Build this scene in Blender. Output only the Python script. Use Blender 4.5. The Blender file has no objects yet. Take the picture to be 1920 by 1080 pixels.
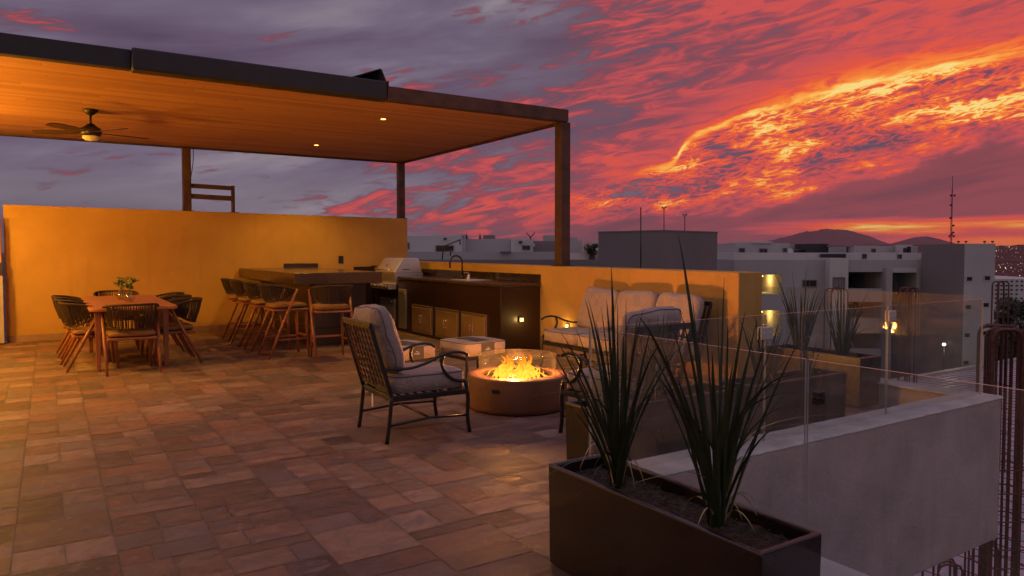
import bpy, bmesh, math, random
from mathutils import Vector, Matrix, noise as mnoise
random.seed(7)
R_ = math.radians
scene = bpy.context.scene
COL = scene.collection
YAW = R_(32.62); PITCH = R_(2.2)
# ------------------------------------------------------------------ camera
cam = bpy.data.cameras.new('camera'); camo = bpy.data.objects.new('camera', cam); COL.objects.link(camo)
camo.location = (0, 0, 1.4)
camo.rotation_euler = (math.pi/2 - PITCH, 0, -YAW)
cam.sensor_width = 36; cam.lens = 36*1356/1920
cam.shift_y = -0.00933
cam.clip_start = 0.05; cam.clip_end = 9000
scene.camera = camo
scene.view_settings.view_transform = 'Standard'; scene.view_settings.look = 'None'
scene.view_settings.exposure = 0.0; scene.view_settings.gamma = 1.0
scene.cycles.max_bounces = 8; scene.cycles.transparent_max_bounces = 24
scene.cycles.sample_clamp_indirect = 4.0
try:
    scene.cycles.caustics_reflective = False; scene.cycles.caustics_refractive = False
except Exception: pass

# ------------------------------------------------------------------ node helper
class NT:
    def __init__(s, tree): s.t = tree; s.n = tree.nodes; s.l = tree.links
    def new(s, typ, **kw):
        n = s.n.new(typ)
        for k, v in kw.items(): setattr(n, k, v)
        return n
    def link(s, a, b): s.l.new(a, b)
    def put(s, sock, v):
        if isinstance(v, (int, float)):
            if sock.type == 'RGBA': sock.default_value = (v, v, v, 1)
            elif sock.type == 'VECTOR': sock.default_value = (v, v, v)
            else: sock.default_value = v
        elif isinstance(v, (tuple, list)):
            if sock.type == 'RGBA' and len(v) == 3: v = (*v, 1)
            sock.default_value = v
        else: s.l.new(v, sock)
    def m(s, op, a, b=None, c=None, clamp=False):
        n = s.new('ShaderNodeMath', operation=op, use_clamp=clamp)
        s.put(n.inputs[0], a)
        if b is not None: s.put(n.inputs[1], b)
        if c is not None: s.put(n.inputs[2], c)
        return n.outputs[0]
    def ss(s, x, a, b, lo=0.0, hi=1.0):
        n = s.new('ShaderNodeMapRange', interpolation_type='SMOOTHSTEP')
        s.put(n.inputs[0], x); s.put(n.inputs[1], a); s.put(n.inputs[2], b); s.put(n.inputs[3], lo); s.put(n.inputs[4], hi)
        return n.outputs[0]
    def comb(s, x, y, z=0.0):
        n = s.new('ShaderNodeCombineXYZ'); s.put(n.inputs[0], x); s.put(n.inputs[1], y); s.put(n.inputs[2], z); return n.outputs[0]
    def noise(s, vec, scale=1.0, detail=6.0, rough=0.55, dist=0.0, lac=2.0, col=False):
        n = s.new('ShaderNodeTexNoise'); s.l.new(vec, n.inputs['Vector'])
        s.put(n.inputs['Scale'], scale); s.put(n.inputs['Detail'], detail); s.put(n.inputs['Roughness'], rough)
        s.put(n.inputs['Distortion'], dist); s.put(n.inputs['Lacunarity'], lac)
        return n.outputs['Color' if col else 'Fac']
    def ramp(s, fac, stops, interp='LINEAR'):
        n = s.new('ShaderNodeValToRGB'); s.put(n.inputs[0], fac); r = n.color_ramp; r.interpolation = interp
        while len(r.elements) < len(stops): r.elements.new(0.5)
        for e, (p, c) in zip(r.elements, stops): e.position = p; e.color = (*c, 1) if len(c) == 3 else c
        return n.outputs[0]
    def mix(s, f, a, b, mode='MIX'):
        n = s.new('ShaderNodeMix', data_type='RGBA', blend_type=mode)
        s.put(n.inputs[0], f); s.put(n.inputs[6], a); s.put(n.inputs[7], b); return n.outputs[2]
    def curve(s, x, pts):
        n = s.new('ShaderNodeFloatCurve'); c = n.mapping.curves[0]
        n.mapping.use_clip = False
        while len(c.points) < len(pts): c.points.new(0.5, 0.5)
        for p, (a, b) in zip(c.points, pts): p.location = (a, b); p.handle_type = 'VECTOR' if 0 else 'AUTO'
        n.mapping.update(); s.put(n.inputs['Value'], x); return n.outputs[0]

def srgb(r, g, b):
    f = lambda v: (v/255/12.92) if v/255 <= 0.04045 else ((v/255+0.055)/1.055)**2.4
    return (f(r), f(g), f(b))

# ------------------------------------------------------------------ sky (world)
world = bpy.data.worlds.new('World'); scene.world = world; world.use_nodes = True
def build_sky():
    t = world.node_tree; t.nodes.clear(); N = NT(t); m = N.m
    out = N.new('ShaderNodeOutputWorld'); bg = N.new('ShaderNodeBackground')
    tc = N.new('ShaderNodeTexCoord'); nv = N.new('ShaderNodeVectorMath', operation='NORMALIZE'); N.link(tc.outputs['Generated'], nv.inputs[0])
    sp = N.new('ShaderNodeSeparateXYZ'); N.link(nv.outputs[0], sp.inputs[0]); x, y, z = sp.outputs
    cy, sy = math.cos(YAW), math.sin(YAW)
    xr = m('SUBTRACT', m('MULTIPLY', x, cy), m('MULTIPLY', y, sy))
    yr = m('ADD', m('MULTIPLY', x, sy), m('MULTIPLY', y, cy))
    az = m('ARCTAN2', xr, yr)                       # 0 = terrace view direction, + towards the sunset
    hd = m('SQRT', m('ADD', m('MULTIPLY', xr, xr), m('MULTIPLY', yr, yr)))
    e = m('DIVIDE', z, m('MAXIMUM', hd, 0.02)); 
    ep = m('MINIMUM', e, 2.0)
    # cloud-deck coordinates (perspective of a flat layer)
    k = m('DIVIDE', 1.0, m('ADD', m('MAXIMUM', z, 0.0), 0.10))
    px = m('MULTIPLY', xr, k); py = m('MULTIPLY', yr, k)
    deck = N.comb(px, py, 3.0)
    warp = N.noise(deck, 1.1, 3, 0.5, 0, col=True)
    wv = N.new('ShaderNodeVectorMath', operation='MULTIPLY_ADD'); N.link(warp, wv.inputs[0]); wv.inputs[1].default_value = (0.5, 0.5, 0); N.link(deck, wv.inputs[2])
    deckw = wv.outputs[0]
    # streak coordinates, sheared so streaks climb to the right
    sv = m('SUBTRACT', e, m('MULTIPLY', az, 0.16))
    st = N.comb(m('MULTIPLY', az, 5.0), m('MULTIPLY', sv, 26.0), 0.7)
    fine = N.comb(m('MULTIPLY', az, 13.0), m('MULTIPLY', sv, 62.0), 4.2)
    nA = N.noise(st, 1.0, 5, 0.60, 0.5)
    nB = N.noise(fine, 1.0, 6, 0.62, 1.3)
    nC = N.noise(deckw, 0.9, 6, 0.58, 0.2)
    # --- arc of lit cloud edge
    u = m('DIVIDE', m('ADD', az, 0.10), 0.8)
    def arc(pts): return m('MULTIPLY', N.curve(u, [((a+0.10)/0.8, b/0.4) for a, b in pts]), 0.4)
    wob = m('MULTIPLY', m('SUBTRACT', N.noise(N.comb(m('MULTIPLY', az, 26.0), 0.0, 1.0), 1.0, 3, 0.6), 0.5), 0.010)
    e_up = m('ADD', arc([(-0.10, 0.052), (-0.007, 0.062), (0.088, 0.079), (0.139, 0.0959), (0.19, 0.110), (0.216, 0.118), (0.237, 0.146), (0.2645, 0.1624), (0.3246, 0.1801), (0.3885, 0.197), (0.461, 0.2092), (0.5285, 0.218), (0.611, 0.2225), (0.70, 0.226)]), wob)
    e_lo = m('ADD', arc([(-0.10, 0.048), (-0.007, 0.052), (0.088, 0.052), (0.1747, 0.0521), (0.245, 0.056), (0.3125, 0.070), (0.405, 0.093), (0.462, 0.112), (0.53, 0.126), (0.612, 0.138), (0.70, 0.15)]), m('MULTIPLY', wob, 1.5))
    d = m('ADD', m('SUBTRACT', e, e_up), m('ADD', m('MULTIPLY', m('SUBTRACT', nB, 0.5), 0.020), m('MULTIPLY', m('SUBTRACT', nA, 0.5), 0.018)))
    dl = m('ADD', m('SUBTRACT', e, e_lo), m('MULTIPLY', m('SUBTRACT', nA, 0.5), 0.05))
    on = N.ss(az, 0.03, 0.14)
    # rippled underside between the two edges
    rc = N.comb(m('MULTIPLY', az, 44.0), m('MULTIPLY', m('SUBTRACT', e, m('MULTIPLY', az, 0.17)), 150.0), 9.0)
    rip = N.noise(rc, 1.0, 5, 0.6, 0.55)
    rip2 = N.noise(rc, 0.22, 4, 0.55, 0.5)
    inband = m('MULTIPLY', N.ss(d, 0.008, -0.006), N.ss(m('ADD', dl, m('MULTIPLY', m('SUBTRACT', rip2, 0.5), 0.05)), -0.022, 0.020))
    ridge = m('SUBTRACT', 1.0, m('MULTIPLY', m('ABSOLUTE', m('SUBTRACT', rip, 0.5)), 7.0), clamp=True)
    bandI = m('ADD', m('ADD', 0.19, m('MULTIPLY', ridge, 0.46)), m('MULTIPLY', m('SUBTRACT', rip2, 0.47), 2.3))
    bandI = m('ADD', bandI, m('MULTIPLY', m('MULTIPLY', N.ss(d, -0.045, -0.004), N.ss(az, 0.15, 0.3)), 0.10))
    bandI = m('ADD', bandI, N.ss(az, 0.2, 0.62, 0.0, 0.14))
    line = m('MULTIPLY', m('EXPONENT', m('MULTIPLY', m('POWER', m('DIVIDE', d, 0.0095), 2.0), -1.0)), N.ss(az, 0.10, 0.24, 0.40, 1.02))
    upd = m('MAXIMUM', d, 0.0)
    glow = m('MULTIPLY', m('MULTIPLY', N.ss(d, -0.004, 0.006), m('EXPONENT', m('MULTIPLY', upd, -20.0))), N.ss(az, 0.10, 0.45, 0.38, 0.78))
    glow = m('MULTIPLY', glow, N.ss(nB, 0.25, 0.58, 0.40, 1.05))
    # --- scattered pink/red patches over the whole deck
    q_ = m('SUBTRACT', az, m('MULTIPLY', e, 0.75))
    reg = m('MULTIPLY', N.ss(q_, -0.60, 0.14, 0.12, 1.0), N.ss(e, 0.0, 0.05, 0.45, 1.0))
    patch = m('ADD', m('MULTIPLY', nA, 0.34), m('MULTIPLY', nB, 0.30)); patch = m('ADD', patch, m('MULTIPLY', nC, 0.36))
    thr = m('SUBTRACT', 0.575, m('MULTIPLY', reg, 0.135))
    pI = m('MULTIPLY', N.ss(patch, m('SUBTRACT', thr, 0.05), m('ADD', thr, 0.13)), m('ADD', 0.42, m('MULTIPLY', N.ss(az, -0.05, 0.35), -0.14)))
    pI = m('MULTIPLY', pI, N.ss(nB, 0.36, 0.60, 0.42, 1.12))
    below = N.ss(dl, 0.0, -0.02)
    calm = m('SUBTRACT', 1.0, m('MULTIPLY', m('MULTIPLY', below, on), 0.86))
    pI = m('MULTIPLY', pI, calm)
    base = N.ss(q_, -0.45, 0.30, 0.0, 0.21)
    base = m('ADD', base, m('MULTIPLY', m('MULTIPLY', N.ss(d, -0.01, 0.03), N.ss(az, 0.1, 0.4)), 0.0))
    # --- band of light on the horizon
    hn = m('MULTIPLY', m('SUBTRACT', N.noise(N.comb(m('MULTIPLY', az, 7.0), m('MULTIPLY', e, 110.0), 2.0), 1.0, 4, 0.55, 0.6), 0.5), 1.0)
    hc = m('SUBTRACT', 0.0285, m('MULTIPLY', m('SUBTRACT', az, 0.5), 0.0))
    hb = m('EXPONENT', m('MULTIPLY', m('POWER', m('DIVIDE', m('SUBTRACT', e, hc), 0.013), 2.0), -1.0))
    hor = m('MULTIPLY', m('ADD', m('MULTIPLY', hb, 0.80), m('MULTIPLY', m('MULTIPLY', hb, hn), 1.5)), N.ss(az, 0.20, 0.45))
    low = m('MULTIPLY', m('MULTIPLY', N.ss(e, 0.030, 0.012), N.ss(az, 0.3, 0.6)), 0.74)
    hor = m('MAXIMUM', hor, low)
    I = m('ADD', base, pI)
    I = m('MAXIMUM', I, m('ADD', m('MULTIPLY', glow, on), m('MULTIPLY', base, 0.6)))
    f = m('MULTIPLY', inband, on)
    I = m('ADD', m('MULTIPLY', I, m('SUBTRACT', 1.0, f)), m('MULTIPLY', bandI, f))
    I = m('MAXIMUM', I, m('MULTIPLY', m('MULTIPLY', line, on), m('ADD', 0.34, m('MULTIPLY', rip2, 1.15))))
    I = m('MAXIMUM', I, hor)
    I = m('ADD', I, 0.0, clamp=True)
    colr = N.ramp(I, [(0.0, srgb(84, 78, 98)), (0.16, srgb(112, 74, 88)), (0.30, srgb(158, 76, 86)), (0.45, srgb(200, 82, 84)), (0.64, srgb(234, 88, 60)), (0.80, srgb(252, 134, 54)), (0.92, srgb(255, 186, 84)), (1.0, srgb(255, 220, 130))])
    # blue-grey variation in the unlit cloud
    g1 = N.noise(st, 0.55, 5, 0.55, 0.4); g2 = N.noise(deckw, 0.55, 4, 0.5, 0)
    gg = m('ADD', m('MULTIPLY', g1, 0.6), m('MULTIPLY', g2, 0.4))
    grey = N.ramp(gg, [(0.36, srgb(82, 68, 92)), (0.45, srgb(102, 86, 108)), (0.53, srgb(116, 104, 124)), (0.64, srgb(150, 138, 148))])
    lowband = m('MULTIPLY', m('EXPONENT', m('MULTIPLY', m('POWER', m('DIVIDE', m('SUBTRACT', e, 0.065), 0.03), 2.0), -1.0)), N.ss(az, 0.05, -0.25))
    grey = N.mix(m('MULTIPLY', lowband, 0.45), grey, srgb(148, 142, 150))
    grey = N.mix(m('MULTIPLY', N.ss(az, -0.35, 0.15), N.ss(e, 0.12, 0.0, 0.0, 0.75)), grey, srgb(132, 96, 100))
    gf = m('MULTIPLY', N.ss(I, 0.26, 0.03), N.ss(az, 0.55, -0.20, 0.15, 1.0))
    c = N.mix(gf, colr, grey)
    # calm mauve sheet under the lit band
    mv = N.mix(N.ss(nA, 0.35, 0.62), srgb(112, 66, 76), srgb(150, 74, 80))
    c = N.mix(m('MULTIPLY', m('MULTIPLY', below, on), m('MULTIPLY', N.ss(I, 0.42, 0.22), 0.8)), c, mv)
    # the rest of the dome, out of this view: brightened to fill the ambient light
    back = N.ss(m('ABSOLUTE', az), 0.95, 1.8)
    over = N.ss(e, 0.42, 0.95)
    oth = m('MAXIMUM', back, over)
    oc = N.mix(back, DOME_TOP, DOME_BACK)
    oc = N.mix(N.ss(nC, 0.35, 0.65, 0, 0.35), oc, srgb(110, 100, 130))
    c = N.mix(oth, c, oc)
    c = N.mix(N.ss(z, 0.0, -0.02), c, srgb(70, 52, 62))
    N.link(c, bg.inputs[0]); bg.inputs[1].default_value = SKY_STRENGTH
    N.link(bg.outputs[0], out.inputs[0])
SKY_STRENGTH = 1.0
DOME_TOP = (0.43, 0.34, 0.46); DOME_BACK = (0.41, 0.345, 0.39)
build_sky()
world.cycles.sampling_method = 'MANUAL'; world.cycles.sample_map_resolution = 1024
E_SCONCE = 245.0; E_DOWN = 130.0; E_FIRE = 260.0
PITX, PITY = 3.54, 5.44

# ------------------------------------------------------------------ mesh helpers
class MB:
    """collects shapes; build() links them as one mesh object"""
    def __init__(s): s.v = []; s.f = []; s.mi = []; s.sm = []
    def add(s, vs, fs, mi=0, smooth=False):
        b = len(s.v); s.v += [tuple(v) for v in vs]
        for f in fs: s.f.append(tuple(b+i for i in f)); s.mi.append(mi); s.sm.append(smooth)
        return s
    def box(s, x0, x1, y0, y1, z0, z1, mi=0, M=None):
        vs = [Vector((x, y, z)) for x in (x0, x1) for y in (y0, y1) for z in (z0, z1)]
        if M is not None: vs = [M @ v for v in vs]
        return s.add(vs, [(0,1,3,2), (4,6,7,5), (0,4,5,1), (2,3,7,6), (0,2,6,4), (1,5,7,3)], mi)
    def cbox(s, c, d, M=None, mi=0):
        return s.box(c[0]-d[0]/2, c[0]+d[0]/2, c[1]-d[1]/2, c[1]+d[1]/2, c[2]-d[2]/2, c[2]+d[2]/2, mi, M)
    def bar(s, p, q, w, h=None, up=(0,0,1), w2=None, h2=None, mi=0, smooth=False):
        """rectangular bar from p to q, w across, h along up; optional end taper"""
        h = h or w; w2 = w2 or w; h2 = h2 or h
        p = Vector(p); q = Vector(q); d = (q-p).normalized(); u = Vector(up)
        if abs(d.dot(u)) > 0.98: u = Vector((0,1,0)) if abs(d.y) < 0.9 else Vector((1,0,0))
        a = d.cross(u).normalized(); b = a.cross(d).normalized()
        vs = [c + a*sx*ww/2 + b*sz*hh/2 for c, ww, hh in ((p, w, h), (q, w2, h2)) for sx, sz in ((-1,-1), (1,-1), (1,1), (-1,1))]
        return s.add(vs, [(3,2,1,0), (4,5,6,7), (0,1,5,4), (1,2,6,5), (2,3,7,6), (3,0,4,7)], mi, smooth)
    def tube(s, pts, r, n=8, mi=0, flat=1.0, caps=True, up=(0,0,1)):
        """round tube through pts; r number or list; flat squashes it along the frame's b axis"""
        pts = [Vector(p) for p in pts]; m = len(pts); rs = r if isinstance(r, (list, tuple)) else [r]*m
        vs = []; prev = None
        for i, p in enumerate(pts):
            d = (pts[min(i+1, m-1)] - pts[max(i-1, 0)]).normalized()
            if prev is None:
                u = Vector(up)
                if abs(d.dot(u)) > 0.95: u = Vector((1,0,0)) if abs(d.x) < 0.9 else Vector((0,1,0))
                a = d.cross(u).normalized()
            else:
                a = prev - d*prev.dot(d)
                a = a.normalized() if a.length > 1e-6 else d.orthogonal().normalized()
            prev = a; b = a.cross(d)
            for k in range(n):
                t = 2*math.pi*k/n
                vs.append(p + a*math.cos(t)*rs[i] + b*math.sin(t)*rs[i]*flat)
        fs = [(i*n+k, i*n+(k+1) % n, (i+1)*n+(k+1) % n, (i+1)*n+k) for i in range(m-1) for k in range(n)]
        if caps: fs += [tuple(range(n-1, -1, -1)), tuple((m-1)*n+k for k in range(n))]
        return s.add(vs, fs, mi, True)
    def lathe(s, prof, n=48, c=(0,0,0), mi=0, smooth=True, close=False):
        """profile [(r,z)...] turned about z"""
        m = len(prof); vs = [(c[0]+r*math.cos(2*math.pi*k/n), c[1]+r*math.sin(2*math.pi*k/n), c[2]+z) for r, z in prof for k in range(n)]
        rng = range(m) if close else range(m-1)
        fs = [(i*n+k, i*n+(k+1) % n, ((i+1) % m)*n+(k+1) % n, ((i+1) % m)*n+k) for i in rng for k in range(n)]
        return s.add(vs, fs, mi, smooth)
    def disc(s, r, z, n=48, c=(0,0), mi=0):
        vs = [(c[0]+r*math.cos(2*math.pi*k/n), c[1]+r*math.sin(2*math.pi*k/n), z) for k in range(n)]
        return s.add(vs, [tuple(range(n))], mi)
    def prism(s, poly, axis, a0, a1, mi=0):
        """polygon in the other two axes extruded along axis"""
        n = len(poly)
        def mk(u, v, w): return {'x': (w, u, v), 'y': (u, w, v), 'z': (u, v, w)}[axis]
        vs = [mk(u, v, w) for w in (a0, a1) for u, v in poly]
        fs = [tuple(range(n-1, -1, -1)), tuple(range(n, 2*n))] + [(i, (i+1) % n, n+(i+1) % n, n+i) for i in range(n)]
        return s.add(vs, fs, mi)
    def pillow(s, L, W, T, edge=0.35, p=3.0, n=18, M=None, tuft=0.0, seed=0, plump=0.5):
        """puffy cushion, L along x, W along y, T thick; edge = share of T kept at the rim"""
        vs = []; fs = []
        def P(i, j, sgn):
            u = -1+2*i/n; v = -1+2*j/n
            # rounded rectangle outline
            k = 0.90
            r = max(abs(u), abs(v))
            cu = u; cv = v
            rr = (abs(u)**7+abs(v)**7)**(1/7)
            if rr > 1e-6: cu, cv = u*r/rr*1.0, v*r/rr*1.0
            prof = edge + (1-edge)*(max(0, 1-abs(u)**p)*max(0, 1-abs(v)**p))**plump
            nz = mnoise.noise(Vector((u*2.3+seed, v*2.3, seed*1.7)))*tuft
            if tuft:
                d2 = min((u-a)**2+(v-b)**2 for a in (-0.45, 0.45) for b in (-0.45, 0.45))
                prof -= 0.18*math.exp(-d2*28)
            return Vector((cu*L/2, cv*W/2, sgn*T/2*prof + nz*T))
        for sgn in (1, -1):
            for i in range(n+1):
                for j in range(n+1): vs.append(P(i, j, sgn))
        N1 = (n+1)*(n+1)
        for i in range(n):
            for j in range(n):
                a = i*(n+1)+j; q = (a, a+n+1, a+n+2, a+1)
                fs.append(q); fs.append(tuple(N1+x for x in reversed(q)))
        rim = [i*(n+1) for i in range(n+1)] + [n*(n+1)+j for j in range(1, n+1)] + [i*(n+1)+n for i in range(n-1, -1, -1)] + [j for j in range(n-1, 0, -1)]
        for a, b in zip(rim, rim[1:]+rim[:1]): fs.append((b, a, N1+a, N1+b) if True else None)
        if M is not None: vs = [M @ v for v in vs]
        s.add(vs, fs, 0, True)
        r1 = [vs[i] for i in rim]; r2 = [vs[N1+i] for i in rim]
        return r1 + r1[:1], r2 + r2[:1]
    def build(s, name, mats, parent=None, bevel=0, seg=2, shade=None):
        me = bpy.data.meshes.new(name); me.from_pydata(s.v, [], s.f)
        if not isinstance(mats, (list, tuple)): mats = [mats]
        for mt in mats: me.materials.append(mt)
        me.polygons.foreach_set('material_index', s.mi)
        me.polygons.foreach_set('use_smooth', [bool(x) if shade is None else shade for x in s.sm])
        bm = bmesh.new(); bm.from_mesh(me); bmesh.ops.recalc_face_normals(bm, faces=bm.faces); bm.to_mesh(me); bm.free()
        o = bpy.data.objects.new(name, me); COL.objects.link(o)
        if parent: o.parent = parent
        if bevel:
            b = o.modifiers.new('bevel', 'BEVEL'); b.width = bevel; b.segments = seg; b.limit_method = 'ANGLE'; b.angle_limit = R_(40); b.harden_normals = False
        return o

def tag(o, label=None, cat=None, group=None, kind=None):
    if label: o['label'] = label
    if cat: o['category'] = cat
    if group: o['group'] = group
    if kind: o['kind'] = kind
    return o
def thing(name, label, cat, loc=(0,0,0), rz=0.0, group=None):
    o = bpy.data.objects.new(name, None); COL.objects.link(o); o.location = loc; o.rotation_euler = (0, 0, rz); o.empty_display_size = 0.1
    return tag(o, label, cat, group)
def children(o): return [c for c in bpy.data.objects if c.parent == o]
def copy_tree(o, loc, rz, label):
    def cp(a, par):
        c = a.copy(); COL.objects.link(c); c.parent = par
        for ch in children(a): cp(ch, c)
        return c
    c = cp(o, None); c.location = loc; c.rotation_euler = (0, 0, rz); c['label'] = label
    return c
def at(px, py, t):
    """world point seen at photo pixel (px, py) at distance t along the view axis"""
    PYC = 522.09
    F = Vector((math.sin(YAW)*math.cos(PITCH), math.cos(YAW)*math.cos(PITCH), -math.sin(PITCH)))
    Rr = Vector((math.cos(YAW), -math.sin(YAW), 0)); U = Rr.cross(F)
    return Vector((0, 0, 1.4)) + (F + Rr*(px-960)/1356 - U*(py-PYC)/1356)*t
def bez(pts, n=16):
    """Catmull-Rom through points"""
    P = [Vector(p) for p in pts]; P = [P[0]*2-P[1]] + P + [P[-1]*2-P[-2]]; out = []
    seg = len(P)-3
    for i in range(seg):
        for k in range(n):
            t = k/n; a, b, c, d = P[i:i+4]
            out.append(0.5*((2*b)+(c-a)*t+(2*a-5*b+4*c-d)*t*t+(3*b-a-3*c+d)*t**3))
    out.append(P[-2]); return out

# ------------------------------------------------------------------ materials
def mat(name, col, rough=0.6, metal=0.0, spec=0.5, var=0.0, vscale=4.0, bump=0.0, bscale=40.0, coat=0.0, col2=None, stretch=(1,1,1), coord='Object', rvar=0.0, sheen=0.0):
    m = bpy.data.materials.new(name); m.use_nodes = True; N = NT(m.node_tree)
    b = m.node_tree.nodes['Principled BSDF']
    b.inputs['Roughness'].default_value = rough; b.inputs['Metallic'].default_value = metal
    b.inputs['Specular IOR Level'].default_value = spec; b.inputs['Coat Weight'].default_value = coat
    b.inputs['Sheen Weight'].default_value = sheen
    b.inputs['Base Color'].default_value = (*col, 1)
    if var or bump or col2 or rvar:
        tc = N.new('ShaderNodeTexCoord'); mp = N.new('ShaderNodeMapping'); N.link(tc.outputs[coord], mp.inputs[0]); mp.inputs['Scale'].default_value = stretch
        if var or col2:
            n = N.noise(mp.outputs[0], vscale, 6, 0.6, 0.3)
            c1 = tuple(max(0, c*(1-var)) for c in col); c2 = col2 or tuple(min(1, c*(1+var)) for c in col)
            N.link(N.ramp(n, [(0.32, c1), (0.68, c2)]), b.inputs['Base Color'])
        if rvar:
            n2 = N.noise(mp.outputs[0], vscale*1.7, 5, 0.6, 0.2)
            N.link(N.ss(n2, 0.3, 0.7, rough-rvar, rough+rvar), b.inputs['Roughness'])
        if bump:
            n3 = N.noise(mp.outputs[0], bscale, 4, 0.6); bp = N.new('ShaderNodeBump'); bp.inputs['Strength'].default_value = bump; bp.inputs['Distance'].default_value = 0.01
            N.link(n3, bp.inputs['Height']); N.link(bp.outputs[0], b.inputs['Normal'])
    return m
def emis(name, col, strength):
    m = bpy.data.materials.new(name); m.use_nodes = True; t = m.node_tree; t.nodes.clear()
    o = t.nodes.new('ShaderNodeOutputMaterial'); e = t.nodes.new('ShaderNodeEmission'); e.inputs[0].default_value = (*col, 1); e.inputs[1].default_value = strength
    t.links.new(e.outputs[0], o.inputs[0]); return m
def weather(m, dark=0.72, base_z=0.25):
    # drips, trowel patches and splash dirt on a wall paint
    N = NT(m.node_tree); b = m.node_tree.nodes['Principled BSDF']; src = b.inputs['Base Color'].links[0].from_socket
    tc = N.new('ShaderNodeTexCoord'); mp = N.new('ShaderNodeMapping'); N.link(tc.outputs['Object'], mp.inputs[0]); mp.inputs['Scale'].default_value = (6, 6, 0.5)
    n = N.noise(mp.outputs[0], 1.0, 6, 0.7, 0.4); n2 = N.noise(tc.outputs['Object'], 5.0, 6, 0.7, 0.9)
    sp = N.new('ShaderNodeSeparateXYZ'); N.link(tc.outputs['Object'], sp.inputs[0])
    f = N.m('ADD', N.m('MULTIPLY', N.ss(n, 0.52, 0.75), 0.45), N.m('MULTIPLY', N.ss(n2, 0.55, 0.75), 0.30))
    f = N.m('ADD', f, N.m('MULTIPLY', N.ss(N.m('ADD', sp.outputs[2], N.m('MULTIPLY', n2, 0.3)), base_z+0.2, base_z-0.1), 0.35), clamp=True)
    N.link(N.mix(N.m('MULTIPLY', f, 1.0), src, N.mix(1.0, src, (dark, dark*0.96, dark*0.93), 'MULTIPLY')), b.inputs['Base Color'])
def glass_mat(name, tint=(0.95, 0.96, 0.955), refl=1.3, dirt=0.032):
    m = bpy.data.materials.new(name); m.use_nodes = True; t = m.node_tree; t.nodes.clear(); N = NT(t)
    o = N.new('ShaderNodeOutputMaterial'); tr = N.new('ShaderNodeBsdfTransparent'); tr.inputs[0].default_value = (*tint, 1)
    gl = N.new('ShaderNodeBsdfGlossy'); gl.inputs['Roughness'].default_value = 0.02
    ge = N.new('ShaderNodeNewGeometry'); dp = N.new('ShaderNodeVectorMath', operation='DOT_PRODUCT'); N.link(ge.outputs['Normal'], dp.inputs[0]); N.link(ge.outputs['Incoming'], dp.inputs[1])
    c_ = N.m('SUBTRACT', 1.0, N.m('ABSOLUTE', dp.outputs['Value'])); fz = N.m('ADD', 0.04, N.m('MULTIPLY', N.m('POWER', c_, 5.0), 0.9))
    mx = N.new('ShaderNodeMixShader'); N.link(N.m('MULTIPLY', fz, refl), mx.inputs[0]); N.link(tr.outputs[0], mx.inputs[1]); N.link(gl.outputs[0], mx.inputs[2])
    df = N.new('ShaderNodeBsdfDiffuse'); df.inputs[0].default_value = (0.6, 0.55, 0.55, 1)
    tc = N.new('ShaderNodeTexCoord'); nz = N.noise(tc.outputs['Object'], 3.0, 6, 0.7, 0.5)
    m2 = N.new('ShaderNodeMixShader'); N.link(N.ss(nz, 0.35, 0.8, dirt*0.4, dirt*2.2), m2.inputs[0]); N.link(mx.outputs[0], m2.inputs[1]); N.link(df.outputs[0], m2.inputs[2])
    N.link(m2.outputs[0], o.inputs[0]); return m

M = {}
M['stucco'] = mat('painted_stucco', (0.50, 0.28, 0.085), 0.85, var=0.11, vscale=1.1, bump=0.5, bscale=28, spec=0.2)
M['cement'] = mat('cement_render', (0.42, 0.35, 0.36), 0.9, var=0.20, vscale=1.6, bump=0.6, bscale=30, spec=0.2)
M['cap'] = mat('light_mortar_cap', (0.50, 0.47, 0.48), 0.9, var=0.18, vscale=5, bump=0.4, bscale=40, spec=0.2)
M['skirting'] = mat('skirting_tile', (0.30, 0.17, 0.12), 0.5, var=0.25, vscale=3)
M['steel_brown'] = mat('rusty_brown_steel', (0.075, 0.036, 0.026), 0.55, metal=0.3, var=0.35, vscale=5, bump=0.1)
M['fascia'] = mat('dark_fascia', (0.011, 0.011, 0.018), 0.55, var=0.15, vscale=3, rvar=0.08)
M['black_metal'] = mat('black_powder_coat', (0.022, 0.02, 0.022), 0.38, metal=0.2, rvar=0.08, vscale=20)
M['fabric'] = mat('beige_grey_fabric', (0.32, 0.245, 0.225), 0.95, var=0.07, vscale=9, bump=0.35, bscale=450, spec=0.15, sheen=0.2)
M['piping'] = mat('dark_piping', (0.10, 0.08, 0.08), 0.8)
M['band'] = mat('charcoal_band', (0.07, 0.06, 0.07), 0.9, bump=0.2, bscale=300)
M['white_mark'] = mat('white_mark', (0.75, 0.72, 0.70), 0.7)
M['lattice'] = mat('woven_brown', (0.10, 0.045, 0.035), 0.55, var=0.3, vscale=30)
M['rope'] = mat('dark_rope', (0.026, 0.009, 0.007), 0.75, var=0.35, vscale=60, bump=0.5, bscale=200)
M['teak'] = mat('reddish_teak', (0.24, 0.075, 0.035), 0.42, var=0.3, vscale=3, stretch=(6, 6, 1), rvar=0.08)
M['tabletop'] = mat('teak_top', (0.30, 0.105, 0.03), 0.5, var=0.15, vscale=2, stretch=(8, 1, 1))
M['seat_pad'] = mat('ochre_pad', (0.22, 0.105, 0.035), 0.9, var=0.12, vscale=12, bump=0.3, bscale=300)
M['granite'] = mat('black_granite', (0.035, 0.022, 0.02), 0.16, var=0.5, vscale=45, rvar=0.05)
M['granite_top'] = mat('polished_counter', (0.06, 0.034, 0.025), 0.16, var=0.2, vscale=30, rvar=0.05)
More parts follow.
